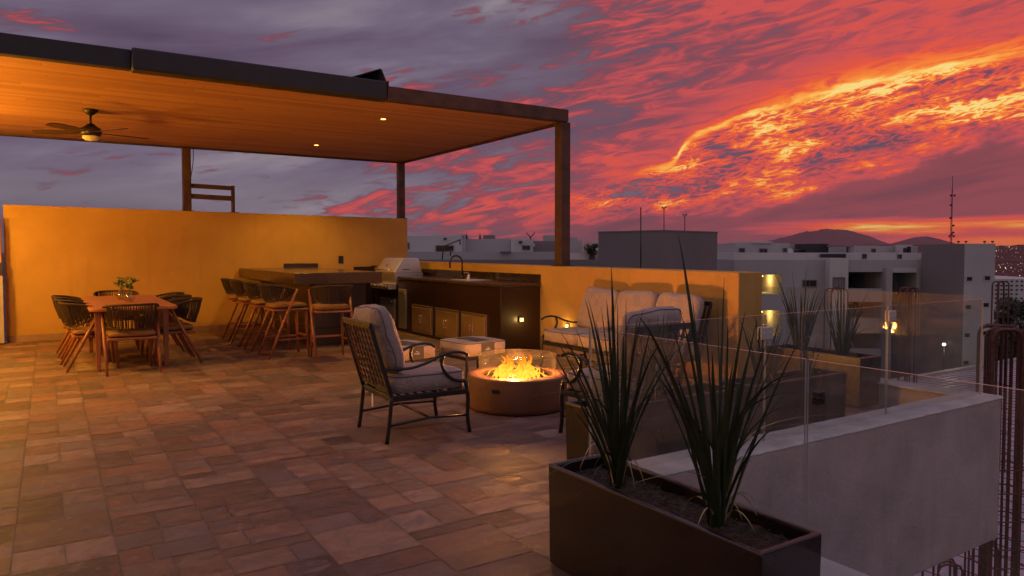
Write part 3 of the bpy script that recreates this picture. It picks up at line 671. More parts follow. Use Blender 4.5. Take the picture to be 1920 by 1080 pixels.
# back counter along the tall wall
bc = thing('back_counter', 'dark counter and splashback strip along the tall wall behind the bar', 'counter', (4.7, 13.1, 0))
b = MB(); b.box(-0.58, 0.40, -0.3, 0.31, 0, 0.905); b.build('body', M['cabinet'], bc)
b = MB(); b.box(-0.58, 0.40, -0.32, 0.312, 0.907, 0.95); b.build('countertop', M['granite_top'], bc)
b = MB(); b.box(-1.08, -0.45, 0.29, 0.317, 1.092, 1.165); b.build('backsplash', M['granite'], bc); b = MB(); b.box(0.25, 0.66, 0.29, 0.317, 0.952, 1.09); b.build('backsplash', M['granite'], bc)

# grill
gr = thing('gas_grill', 'stainless steel barbecue grill with sloping hood built into the counter', 'grill', (5.1, 11.75, 0))
b = MB(); b.box(0.0, 0.53, 0.0, 0.86, 0.80, 1.0); b.build('firebox', M['steel'], gr, bevel=0.004)
b = MB(); b.box(-0.13, 0.018, 0.0, 0.86, 0.72, 0.825); pn = b.build('control_panel', M['steel'], gr, bevel=0.01)
for k in range(5):
    h_ = MB(); yk = 0.1+k*0.165; h_.tube([(-0.131, yk, 0.775), (-0.165, yk, 0.775)], [0.026, 0.021], 14); h_.build('knob', M['chrome'], pn)
b = MB(); b.prism([(-0.02, 1.002), (-0.015, 1.03), (0.135, 1.245), (0.175, 1.268), (0.42, 1.268), (0.45, 1.25), (0.52, 1.002)], 'y', 0.0, 0.86); hd = b.build('hood', M['steel'], gr, bevel=0.012, seg=3)
h_ = MB(); h_.tube([(-0.06, 0.06, 1.06), (-0.06, 0.80, 1.06)], 0.011, 10); h_.box(-0.06, -0.015, 0.08, 0.10, 1.052, 1.068); h_.box(-0.06, -0.015, 0.76, 0.78, 1.052, 1.068); h_.build('handle', M['chrome'], hd)
h_ = MB(); h_.lathe([(0.0, 0.006), (0.038, 0.004), (0.045, 0.0)], 24); g_ = h_.build('thermometer', M['chrome'], hd); g_.location = (0.058, 0.50, 1.143); g_.rotation_euler = (0, R_(-55), 0)
h_ = MB(); h_.tube([(0.14, -0.002, 1.07), (0.14, -0.02, 1.07), (0.26, -0.02, 1.07), (0.26, -0.002, 1.07)], 0.006, 6); h_.build('side_handle', M['black_metal'], gr)
# faucet
fc = thing('faucet', 'tall black gooseneck faucet on the kitchen counter', 'faucet', (5.58, 10.2, 0.951))
b = MB(); arc_ = [(0, 0, 0.0), (0, 0, 0.26)] + [(-0.11+0.11*math.cos(a), 0, 0.26+0.11*math.sin(a)) for a in [math.pi*k/10 for k in range(1, 10)]] + [(-0.22, 0, 0.26), (-0.22, 0, 0.17)]
b.tube(arc_, 0.014, 10); b.build('spout', M['black_metal'], fc)
b = MB(); b.lathe([(0.0, 0.0), (0.03, 0.0), (0.03, 0.03), (0.02, 0.05), (0.0, 0.05)], 16); b.build('base', M['black_metal'], fc)
b = MB(); b.tube([(0, -0.02, 0.07), (0, -0.09, 0.10)], 0.007, 8); b.build('lever', M['chrome'], fc)
sb = thing('soap_bottle', 'small steel dispenser and cloth tray beside the black faucet', 'dispenser', (5.5, 9.85, 0.957))
b = MB(); b.lathe([(0, 0), (0.03, 0), (0.03, 0.06), (0.008, 0.075), (0.008, 0.10), (0, 0.10)], 16); b.build('body', M['chrome'], sb)
b = MB(); b.tube([(0, 0, 0.095), (-0.05, 0, 0.10)], 0.005, 6); b.build('nozzle', M['chrome'], sb)
tp = thing('beer_tap', 'small dark tap standing on the far counter left of the grill', 'tap', (5.25, 13.1, 0.951))
b = MB(); b.tube([(0, 0, 0), (0, 0, 0.14)], 0.014, 10); b.build('column', M['black_metal'], tp)
b = MB(); b.box(-0.06, 0.05, -0.02, 0.02, 0.14, 0.165); b.build('head', M['black_metal'], tp, bevel=0.005)

# =================================================================== ROPE CHAIRS AND STOOLS
def rope_seat(name, cat, label, hs, ht, stool):
    t = thing(name, label, cat)
    W = 0.27 if not stool else 0.245
    def rim(th, top):
        # th -1..1 round the back, tips at +-1
        a = th*R_(112); r = 1.0 if top else 0.86
        x = -0.03 - 0.255*math.cos(a)*r; y = (W+0.012)*math.copysign(abs(math.sin(a))**0.8, th)*r if th else 0
        tip = abs(th)**3
        z = (ht - 0.07*tip) if top else (hs + 0.075 + (ht-hs-0.17)*tip)
        if top: x -= 0.045*(1-tip)
        return Vector((x, y, z))
    K = 40; top = [rim(-1+2*k/K, True) for k in range(K+1)]; bot = [rim(-1+2*k/K, False) for k in range(K+1)]
    b = MB()
    b.tube(top, 0.0135, 7); b.tube(bot, 0.010, 6); b.build('back_rim', M['rope'], t)
    b = MB(); n = 62
    for k in range(n+1):
        th = -0.985+1.97*k/n; jj = 0.012*math.sin(k*2.3)
        if abs(abs(th)-0.42) < 0.02: continue
        b.tube([rim(th, True), (rim(th, True)+rim(th+jj, False))*0.5 + Vector((-0.008, 0, 0)), rim(th+jj, False)], 0.0056, 4, caps=False)
    b.build('rope_weave', M['rope'], t)
    for sy in (-1, 1):
        b = MB(); ft = Vector((-0.285, sy*(W+0.0), 0)); tp_ = Vector((0.085, sy*(W+0.012), ht-0.05))
        b.tube([ft, ft.lerp(tp_, 0.45), tp_], [0.0125, 0.021, 0.017], 10); b.build('leg', M['teak'], t)
        b = MB(); b.tube([(0.245, sy*(W-0.035), 0), (0.225, sy*(W-0.045), hs*0.6), (0.215, sy*(W-0.05), hs-0.02)], [0.0125, 0.020, 0.021], 10); b.build('leg', M['teak'], t)
    b = MB(); b.box(-0.215, 0.245, -W+0.02, W-0.02, hs-0.05, hs-0.018); b.build('seat_frame', M['teak'], t, bevel=0.012, seg=3)
    b = MB(); b.pillow(0.45, 2*W-0.05, 0.07, 0.45, 5, 12, Matrix.Translation((0.015, 0, hs+0.018)), 0.0, 1, 0.35); b.build('seat_pad', M['seat_pad'], t)
    if stool:
        b = MB(); b.bar((0.235, -W+0.04, 0.27), (0.235, W-0.04, 0.27), 0.018, 0.026)
        for sy in (-1, 1): b.bar((0.232, sy*(W-0.037), 0.24), (-0.17, sy*(W-0.003), 0.24), 0.016, 0.024)
        b.build('footrest', M['teak'], t, bevel=0.003)
    return t
st = rope_seat('bar_stool', 'bar stool', 'rope-backed bar stool nearest the camera in the row along the bar side', 0.66, 0.955, True)
st['group'] = 'rope bar stools round the bar'
st.location = (2.63, 9.72, 0); st.rotation_euler = (0, 0, R_(2))
for (x, y, a, lab) in [(2.60, 10.46, -2, 'second rope bar stool from the camera in the row along the bar side'), (2.58, 11.18, 1, 'third rope bar stool from the camera in the row along the bar side'),
                       (2.58, 11.88, -1, 'farthest rope bar stool of the row, closest to the tall wall'), (3.06, 9.13, 84, 'rope bar stool alone at the short end of the bar, back towards the camera')]:
    copy_tree(st, (x, y, 0), R_(a), lab)
dc = rope_seat('dining_chair', 'dining chair', 'rope-backed dining chair at the near head of the table, back to the camera', 0.43, 0.79, False)
dc['group'] = 'rope dining chairs round the table'
dc.location = (0.785, 9.45, 0); dc.rotation_euler = (0, 0, R_(91))
for (x, y, a, lab) in [(0.42, 9.99, 2, 'nearest of the three dining chairs on the left side of the table'), (0.38, 10.66, -1, 'middle dining chair on the left side of the table'), (0.35, 11.36, 1, 'farthest dining chair on the left side of the table'),
                       (1.30, 9.93, 180, 'nearest of the three dining chairs on the right side of the table'), (1.28, 10.62, 181, 'middle dining chair on the right side of the table'), (1.29, 11.32, 179, 'farthest dining chair on the right side of the table'),
                       (0.83, 12.15, -90, 'dining chair at the far head of the table against the ochre wall')]:
    copy_tree(dc, (x, y, 0), R_(a), lab)
# dining table
dt = thing('dining_table', 'long reddish wooden dining table with rounded corners and two vases on it', 'table', (0.82, 10.56, 0))
b = MB(); r = 0.09; X_, Y_ = 0.455, 1.29; poly = []
for cx, cy, a0 in [(X_-r, Y_-r, 0), (-X_+r, Y_-r, 90), (-X_+r, -Y_+r, 180), (X_-r, -Y_+r, 270)]:
    for k in range(7): a = R_(a0+15*k); poly.append((cx+r*math.cos(a), cy+r*math.sin(a)))
b.prism(poly, 'z', 0.715, 0.752); b.build('tabletop', M['tabletop'], dt, bevel=0.01, seg=3)
for sx in (-1, 1):
    for sy in (-1, 1):
        b = MB(); b.bar((sx*0.36, sy*0.93, 0), (sx*0.355, sy*0.90, 0.714), 0.045, 0.045, (0, 1, 0), 0.075, 0.06); b.build('leg', M['teak'], dt, bevel=0.008)
b = MB(); b.box(-0.34, 0.34, -0.925, -0.895, 0.64, 0.714); b.box(-0.34, 0.34, 0.895, 0.925, 0.64, 0.714); b.box(-0.34, -0.315, -0.894, 0.894, 0.64, 0.714); b.box(0.315, 0.34, -0.894, 0.894, 0.64, 0.714); b.build('apron', M['teak'], dt)
def vase(x, y, h, lab, lab2, seed):
    t = thing('glass_vase', lab, 'vase', (x, y, 0.753))
    b = MB(); b.lathe([(0.0, 0.002), (0.04*h/0.16, 0.002), (0.066*h/0.16, 0.035), (0.07*h/0.16, 0.06), (0.05*h/0.16, 0.10), (0.024, h*0.82), (0.022, h*0.9), (0.034, h), (0.031, h), (0.019, h*0.9), (0.021, h*0.82), (0.045*h/0.16, 0.10), (0.064*h/0.16, 0.06), (0.06*h/0.16, 0.037), (0.0, 0.008)], 24)
    b.build('glass', M['clear'], t)
    b = MB(); b.lathe([(0.0, 0.010), (0.058*h/0.16, 0.038), (0.062*h/0.16, 0.055), (0.0, 0.056)], 20); b.build('water', M['clear'], t)
    rnd = random.Random(seed); s = thing('leafy_stems', lab2, 'stems', (x, y, 0.76))
    g = MB(); lf = MB()
    for k in range(9):
        a = rnd.uniform(0, 6.28); sp = rnd.uniform(0.03, 0.14); hh = h+rnd.uniform(0.03, 0.13)
        p = [(0, 0, 0.01), (0.012*math.cos(a), 0.012*math.sin(a), h*0.85), (sp*0.5*math.cos(a), sp*0.5*math.sin(a), hh*0.9), (sp*math.cos(a), sp*math.sin(a), hh)]
        pp = bez(p, 4); g.tube(pp, 0.0025, 4)
        for j in range(11):
            q = pp[-1-int(j*0.55)]; aa = rnd.uniform(0, 6.28); L_ = rnd.uniform(0.035, 0.065); up_ = rnd.uniform(-0.3, 0.7)
            d = Vector((math.cos(aa), math.sin(aa), up_)).normalized(); sd = d.cross(Vector((0, 0, 1))).normalized()*L_*0.24
            n_ = d.cross(sd).normalized()*0.006
            lf.add([q, q+d*L_*0.45+sd+n_, q+d*L_, q+d*L_*0.45-sd+n_, q+d*L_*0.5-n_], [(0, 1, 4), (1, 2, 4), (2, 3, 4), (3, 0, 4)])
    g.build('stem', M['greens'], s); lf.build('leaves', M['greens'], s)
vase(0.85, 10.30, 0.15, 'clear glass bulb vase standing in front on the dining table', 'drooping green leaves in the front glass vase', 4)
vase(0.80, 10.78, 0.17, 'clear glass bottle vase standing behind the other one on the dining table', 'spreading green leaves in the rear glass vase', 9)

# =================================================================== LOUNGE SET
def lattice(b, w, p0, p1, up_n=9, cols=8, th=0.006, ww=0.013):
    """woven strap panel between p0 (bottom centre) and p1 (top centre), spanning width w along y"""
    p0 = Vector(p0); p1 = Vector(p1); n = up_n*2
    dy = w/cols
    for c in range(cols+1):
        for ph in (0, 1):
            pts = []
            for k in range(n+1):
                y = -w/2 + c*dy + (0.5*dy*0.86 if (k+ph) % 2 else 0.07*dy)*(1 if ph == 0 else 1)
                y = min(w/2, y); q = p0.lerp(p1, k/n) + Vector((0.003*(1 if ph else -1), y, 0)); pts.append(q)
            for a, d in zip(pts, pts[1:]): b.bar(a, d, ww, th, up=(1, 0, 0.2))
def arm(b, sy, yw, x_back, z_back):
    """curved metal arm with its scroll and the support sweeping to the front leg"""
    y = sy*yw
    pts = bez([(x_back, y, z_back), (-0.17, y, 0.535), (-0.02, y, 0.565), (0.10, y, 0.612), (0.20, y, 0.628), (0.28, y, 0.618), (0.325, y, 0.592)], 5)
    b.tube(pts, [0.0145]*(len(pts)-3)+[0.016, 0.017, 0.012], 8, flat=0.75)
    b.tube(bez([(0.115, y, 0.605), (0.10, y, 0.555), (0.12, y, 0.49), (0.18, y, 0.43), (0.25, y, 0.405), (0.305, y, 0.402)], 5), 0.0135, 8)
def lounge_seat(name, cat, label, n, length):
    """n seats wide; faces +x; y spans length"""
    t = thing(name, label, cat); hw = length/2; fy = hw-0.018
    fr = MB()
    fr.box(-0.30, 0.31, -fy-0.014, -fy+0.014, 0.30, 0.34); fr.box(-0.30, 0.31, fy-0.014, fy+0.014, 0.30, 0.34)
    fr.box(-0.31, -0.285, -fy+0.015, fy-0.015, 0.30, 0.34); fr.box(0.285, 0.312, -fy+0.015, fy-0.015, 0.30, 0.34)
    for k in range(1, 8): x = -0.28+k*0.07; fr.box(x-0.012, x+0.012, -fy+0.015, fy-0.015, 0.322, 0.330)
    fr.build('seat_frame', M['black_metal'], t, bevel=0.004)
    for sy in (-1, 1):
        b = MB(); b.tube(bez([(-0.345, sy*fy, 0), (-0.322, sy*fy, 0.16), (-0.305, sy*fy, 0.34)], 4), 0.016, 8); b.build('leg', M['black_metal'], t)
        b = MB(); b.tube(bez([(0.335, sy*fy, 0), (0.318, sy*fy, 0.12), (0.322, sy*fy, 0.26), (0.305, sy*fy, 0.40)], 4), 0.016, 8); b.build('leg', M['black_metal'], t)
        b = MB(); arm(b, sy, fy, -0.37, 0.545); b.build('arm', M['black_metal'], t)
        b = MB(); b.tube([(-0.33, sy*fy, 0.125), (0, sy*fy, 0.15), (0.32, sy*fy, 0.135)], 0.010, 7); b.build('stretcher', M['black_metal'], t)
    b = MB(); b.tube([(0.0, -fy, 0.15), (0.0, fy, 0.15)], 0.009, 7); b.build('cross_bar', M['black_metal'], t)
    b = MB(); bx, tx = -0.305, -0.465
    for sy in (-1, 1): b.bar((bx, sy*fy, 0.33), (tx, sy*fy, 0.87), 0.026, 0.03, up=(1, 0, 0))
    for k in range(1, n): y = -hw+k*length/n; b.bar((bx, y, 0.36), (tx+0.003, y, 0.85), 0.022, 0.022, up=(1, 0, 0))
    b.bar((bx-0.01, -fy, 0.385), (bx-0.01, fy, 0.385), 0.02, 0.026); b.bar((tx+0.003, -fy-0.01, 0.862), (tx+0.003, fy+0.01, 0.862), 0.022, 0.045)
    b.build('back_frame', M['black_metal'], t, bevel=0.004)
    b = MB()
    for k in range(n):
        yc = -hw+(k+0.5)*length/n; w = length/n-0.05; bb = MB(); lattice(bb, w, (bx-0.022, 0, 0.40), (tx+0.005, 0, 0.84))
        b.add([(v[0], v[1]+yc, v[2]) for v in bb.v], bb.f)
    b.build('woven_back', M['lattice'], t)
    for k in range(n):
        yc = -hw+(k+0.5)*length/n; w = length/n-(0.05 if n == 1 else 0.02)
        b = MB(); r1, r2 = b.pillow(0.62, w, 0.145, 0.80, 6, 16, Matrix.Translation((0.015, yc, 0.415)), 0.03, k+n, 0.4); c = b.build('seat_cushion', M['fabric'], t)
        b = MB(); b.tube(r1, 0.0042, 5, caps=False); b.tube(r2, 0.0042, 5, caps=False); b.build('piping', M['piping'], c)
        tilt = R_(107); b = MB()
        Mx = Matrix.Translation((-0.288 + 0.004*k, yc, 0.735 if n == 1 else 0.70)) @ Matrix.Rotation(R_((-3, 2, -1.5)[k % 3]), 4, 'X') @ Matrix.Rotation(-tilt, 4, 'Y')
        r1, r2 = b.pillow(0.52, w*0.99, 0.20, 0.30, 2.6, 20, Mx, 0.10, 3*k+n+2, 0.55); c = b.build('back_cushion', M['fabric'], t)
        b = MB(); mid = [(Vector(a)+Vector(c_))/2 for a, c_ in zip(r1, r2)]; b.tube(r1, 0.004, 5, caps=False); b.build('piping', M['piping'], c)
    b = MB(); b.box(-0.33, -0.328, 0.02, 0.05, 0.21, 0.31); b.build('care_tag', M['white_mark'], t)
    return t
a1 = lounge_seat('lounge_armchair', 'armchair', 'black metal armchair with woven back and beige cushions left of the fire pit', 1, 0.62)
a1['group'] = 'armchairs round the fire pit'; a1.location = (2.385, 5.15, 0); a1.rotation_euler = (0, 0, R_(-1))
copy_tree(a1, (3.60, 4.13, 0), R_(93), 'black metal armchair behind the glass railing, its woven back to the camera')
sf = lounge_seat('sofa', 'sofa', 'three-seat black metal sofa with beige cushions against the orange low wall', 3, 1.90)
sf.location = (5.17, 6.0, 0); sf.rotation_euler = (0, 0, R_(180))
def ottoman(label, loc, rz, s=0.50):
    t = thing('ottoman', label, 'ottoman', loc, rz, 'ottomans beyond the fire pit'); h = s/2
    b = MB(); b.box(-h, h, -h, -h+0.025, 0.27, 0.30); b.box(-h, h, h-0.025, h, 0.27, 0.30); b.box(-h, -h+0.025, -h+0.0255, h-0.0255, 0.27, 0.30); b.box(h-0.025, h, -h+0.0255, h-0.0255, 0.27, 0.30); b.build('frame', M['black_metal'], t, bevel=0.004)
    for sx in (-1, 1):
        for sy in (-1, 1):
            b = MB(); b.tube(bez([(sx*(h+0.012), sy*(h+0.005), 0), (sx*(h-0.012), sy*(h-0.012), 0.13), (sx*(h-0.014), sy*(h-0.014), 0.28)], 4), 0.015, 8); b.build('leg', M['black_metal'], t)
    b = MB(); r1, r2 = b.pillow(s+0.03, s+0.03, 0.15, 0.84, 6, 16, Matrix.Translation((0, 0, 0.378)), 0.02, 4, 0.4); c = b.build('cushion', M['fabric'], t)
    b = MB(); b.tube(r1, 0.004, 5, caps=False); b.build('piping', M['piping'], c)
    w = 0.085; hh = (s+0.03)/2+0.004; top = 0.378+0.0805; bot = 0.378-0.0775
    b = MB(); ring = [(hh, 0.315), (hh, 0.436), (hh-0.03, 0.449), (0.12, top), (-0.12, top), (-hh+0.03, 0.449), (-hh, 0.436), (-hh, 0.315)]
    vs = [(x, y, z) for x in (-w, w) for y, z in ring]; n = len(ring)
    b.add(vs, [(i, i+1, n+i+1, n+i) for i in range(n-1)]); band = b.build('fabric_band', M['band'], c, shade=False)
    so = band.modifiers.new('thick', 'SOLIDIFY'); so.thickness = 0.003
    b = MB(); y = -hh-0.0025
    def mk(x0, z0, x1, z1, r=0.0018): b.tube([(x0, y, z0), (x1, y, z1)], r, 4)
    mk(-0.034, 0.366, 0.034, 0.366); 
    for i, x in enumerate((-0.032, -0.021, -0.010, 0.001, 0.012, 0.023)):
        mk(x, 0.369, x, 0.378); mk(x, 0.378 if i % 2 else 0.370, x+0.008, 0.378)
    b.tube([(0.0+0.013*math.cos(a), y, 0.384+0.010*math.sin(a)) for a in [math.pi*k/8 for k in range(9)]], 0.0018, 4)
    b.build('emblem', M['white_mark'], band)
    return t
ottoman('beige ottoman with a charcoal band directly beyond the fire pit', (3.81, 6.74, 0), R_(6), 0.52)
ottoman('second beige ottoman half hidden behind the near armchair', (3.04, 6.84, 0), R_(8))

# =================================================================== FIRE PIT
fp = thing('fire_pit', 'round rust-brown fire pit with a glass guard ring round the burning flames', 'fire pit', (PITX, PITY, 0))
PR, PH = 0.455, 0.30
b = MB(); b.lathe([(0.32, PH-0.02), (0.325, PH), (PR-0.012, PH), (PR-0.003, PH-0.004), (PR, PH-0.014), (PR, 0.05), (PR-0.006, 0.015), (PR-0.015, 0.008)], 96); b.build('body', M['pit'], fp)
b = MB(); b.lathe([(PR-0.025, 0.035), (PR-0.025, 0.0), (0.0, 0.0)], 64); b.build('plinth', M['dark'], fp)
b = MB(); b.lathe([(0.322, PH-0.004), (0.315, PH-0.05), (0.0, PH-0.055)], 64); b.build('burner_pan', M['lava'], fp)
def pit_slot(ang, w, z):
    m_ = MB(); n = 10; vs = []
    for k in range(n+1):
        a = ang-w/2+w*k/n; rz_ = 0.018*math.sqrt(max(0.0, 1-abs(2*k/n-1)**8))
        for zz in (z-rz_, z+rz_): vs.append(((PR+0.0015)*math.cos(a), (PR+0.0015)*math.sin(a), zz))
    m_.add(vs, [(2*k, 2*k+2, 2*k+3, 2*k+1) for k in range(n)]); return m_
pit_slot(math.atan2(-0.84, -0.54)-0.42, 0.19, 0.205).build('hand_slot', M['dark'], fp)
# lava pebbles in the pan
rnd = random.Random(5); b = MB()
ico = bmesh.new(); bmesh.ops.create_icosphere(ico, subdivisions=1, radius=1); IV = [v.co.copy() for v in ico.verts]; IF = [tuple(v.index for v in f.verts) for f in ico.faces]; ico.free()
for k in range(420):
    r = 0.305*math.sqrt(rnd.random()); a = rnd.uniform(0, 6.283); s = rnd.uniform(0.009, 0.019)
    rot = Matrix.Rotation(rnd.uniform(0, 6), 3, 'Z') @ Matrix.Rotation(rnd.uniform(0, 6), 3, 'X')
    b.add([rot @ Vector((v.x*s, v.y*s*0.8, v.z*s*0.6)) + Vector((r*math.cos(a), r*math.sin(a), PH-0.045+rnd.uniform(0, 0.018))) for v in IV], IF)
tag(b.build('lava_stones', M['lava'], fp), kind='stuff')
b = MB(); b.lathe([(0.352, PH+0.001), (0.352, PH+0.165), (0.346, PH+0.165), (0.346, PH+0.001)], 72, close=True); b.build('glass_guard', M['pit_glass'], fp)
b = MB(); b.lathe([(0.3535, PH+0.163), (0.3535, PH+0.1665), (0.3445, PH+0.1665), (0.3445, PH+0.163)], 72, close=True); b.build('guard_rim', M['pit_glass'], fp)
def flame_mat():
    m = bpy.data.materials.new('flame'); m.use_nodes = True; t = m.node_tree; t.nodes.clear(); N = NT(t)
    o = N.new('ShaderNodeOutputMaterial'); e = N.new('ShaderNodeEmission'); tr = N.new('ShaderNodeBsdfTransparent'); mx = N.new('ShaderNodeMixShader')
    tc = N.new('ShaderNodeTexCoord'); sp = N.new('ShaderNodeSeparateXYZ'); N.link(tc.outputs['Object'], sp.inputs[0]); z = sp.outputs[2]
    mp = N.new('ShaderNodeMapping'); N.link(tc.outputs['Object'], mp.inputs[0]); mp.inputs['Scale'].default_value = (1, 1, 0.35)
    n = N.noise(mp.outputs[0], 24.0, 4, 0.6, 1.2)
    h = N.ss(z, PH-0.03, PH+0.24)
    lw_ = N.new('ShaderNodeLayerWeight'); lw_.inputs[0].default_value = 0.5; fc_ = N.m('SUBTRACT', 1.0, lw_.outputs['Facing'])
    hot = N.m('ADD', N.m('MULTIPLY', N.m('SUBTRACT', 1.0, h), 0.75), N.m('MULTIPLY', fc_, 0.35)); hot = N.m('ADD', hot, N.m('MULTIPLY', N.m('SUBTRACT', n, 0.5), 0.9))
    N.link(N.ramp(hot, [(0.22, (0.8, 0.07, 0.002)), (0.50, (1.0, 0.17, 0.006)), (0.78, (1.0, 0.33, 0.014)), (1.0, (1.0, 0.50, 0.04))]), e.inputs[0])
    N.link(N.ss(hot, 0.1, 1.0, 0.7, 1.9), e.inputs[1])
    al = N.m('MULTIPLY', N.ss(fc_, 0.12, 0.62), N.ss(n, N.ss(h, 0.0, 1.0, 0.25, 0.42), N.ss(h, 0.0, 1.0, 0.42, 0.58)))
    al = N.m('MULTIPLY', al, N.ss(h, 1.0, 0.55, 0.2, 0.72))
    N.link(al, mx.inputs[0]); N.link(tr.outputs[0], mx.inputs[1]); N.link(e.outputs[0], mx.inputs[2]); N.link(mx.outputs[0], o.inputs[0])
    return m
M['flame'] = flame_mat()
b = MB(); rnd = random.Random(12)
for k in range(92):
    big = k < 30; a = rnd.uniform(0, 6.283); r = (0.22 if big else 0.29)*math.sqrt(rnd.random()); x0, y0 = r*math.cos(a), r*math.sin(a)
    H_ = (rnd.uniform(0.12, 0.29)*(1-0.3*r/0.22)) if big else rnd.uniform(0.03, 0.10); w = rnd.uniform(0.016, 0.030) if big else rnd.uniform(0.005, 0.012)
    lean = Vector((rnd.uniform(-0.10, 0.22), rnd.uniform(-0.1, 0.1), 0))*H_*1.5; ph = rnd.uniform(0, 6.28); pts = []; rs = []; fr_ = rnd.uniform(5, 10)
    for i in range(15):
        s_ = i/14; wob = (0.034 if big else 0.02)*s_*math.sin(ph+s_*fr_)
        pts.append(Vector((x0, y0, PH-0.04+H_*s_)) + lean*s_*s_ + Vector((wob, 0.02*s_*math.cos(ph*1.7+s_*6), 0)) - Vector((x0, y0, 0))*0.3*s_)
        rs.append(w*(0.5+1.2*s_)*(1-s_)**0.8*(1.0+0.45*math.sin(ph*2.1+s_*11))+0.0008)
    b.tube(pts, rs, 8)
b.build('flames', M['flame'], fp)
point_light('fire_lamp', (0, 0, PH+0.075), E_FIRE, (1.0, 0.36, 0.07), 0.085, fp)

# =================================================================== PLANTERS AND PLANTS
def planter(label, x0, x1, y0, y1, h=0.45):
    t = thing('planter', label, 'planter', ((x0+x1)/2, (y0+y1)/2, 0), group='long dark planters along the glass')
    hx, hy = (x1-x0)/2, (y1-y0)/2; w = 0.026; b = MB()
    o = [(-hx, -hy), (hx, -hy), (hx, hy), (-hx, hy)]; i_ = [(-hx+w, -hy+w), (hx-w, -hy+w), (hx-w, hy-w), (-hx+w, hy-w)]
    tp = 0.93
    vs = [(x*0.97, y*0.99, 0.0) for x, y in o] + [(x, y, h) for x, y in o] + [(x, y, h) for x, y in i_] + [(x, y, h-0.10) for x, y in i_]
    fs = [(0, 3, 2, 1)] + [(k, (k+1) % 4, 4+(k+1) % 4, 4+k) for k in range(4)] + [(4+k, 4+(k+1) % 4, 8+(k+1) % 4, 8+k) for k in range(4)] + [(8+k, 8+(k+1) % 4, 12+(k+1) % 4, 12+k) for k in range(4)] + [(12, 13, 14, 15)]
    b.add(vs, fs); b.build('box', M['planter'], t, bevel=0.010, seg=3)
    n = 26; m_ = MB(); nx = max(4, int(hx*2/0.03)); ny = max(4, int(hy*2/0.03)); vs = []
    for i in range(nx+1):
        for j in range(ny+1):
            x = -hx+w+0.001+(2*hx-2*w-0.002)*i/nx; y = -hy+w+0.001+(2*hy-2*w-0.002)*j/ny
            vs.append((x, y, h-0.055+0.014*mnoise.noise(Vector((x*22+hx*9, y*22, t.location.x)))))
    m_.add(vs, [(i*(ny+1)+j, (i+1)*(ny+1)+j, (i+1)*(ny+1)+j+1, i*(ny+1)+j+1) for i in range(nx) for j in range(ny)], 0, False)
    rr = random.Random(int(t.location.y*100)+7)
    for k in range(int(900*hx*hy*4)):
        x = rr.uniform(-hx+w+0.01, hx-w-0.01); y = rr.uniform(-hy+w+0.01, hy-w-0.01); a = rr.uniform(0, 3.14); l_ = rr.uniform(0.008, 0.022)
        d = Vector((math.cos(a), math.sin(a), rr.uniform(-0.4, 0.5)))*l_
        m_.bar(Vector((x, y, h-0.046))-d/2, Vector((x, y, h-0.044))+d/2, 0.005, 0.003)
    m_.build('soil', M['soil'], t)
    return t
planter('large dark planter in the near right foreground, full of bark soil', 1.86, 2.18, 1.46, 2.61)
planter('dark planter crosswise behind the near glass, its left end facing the fire pit', 2.72, 3.98, 3.34, 3.64)
planter('dark planter at the right end of the crosswise pair behind the near glass', 4.14, 5.27, 3.34, 3.64)
planter('dark planter on the far side of the corner, its long side lit orange', 6.04, 6.36, 3.70, 4.70)

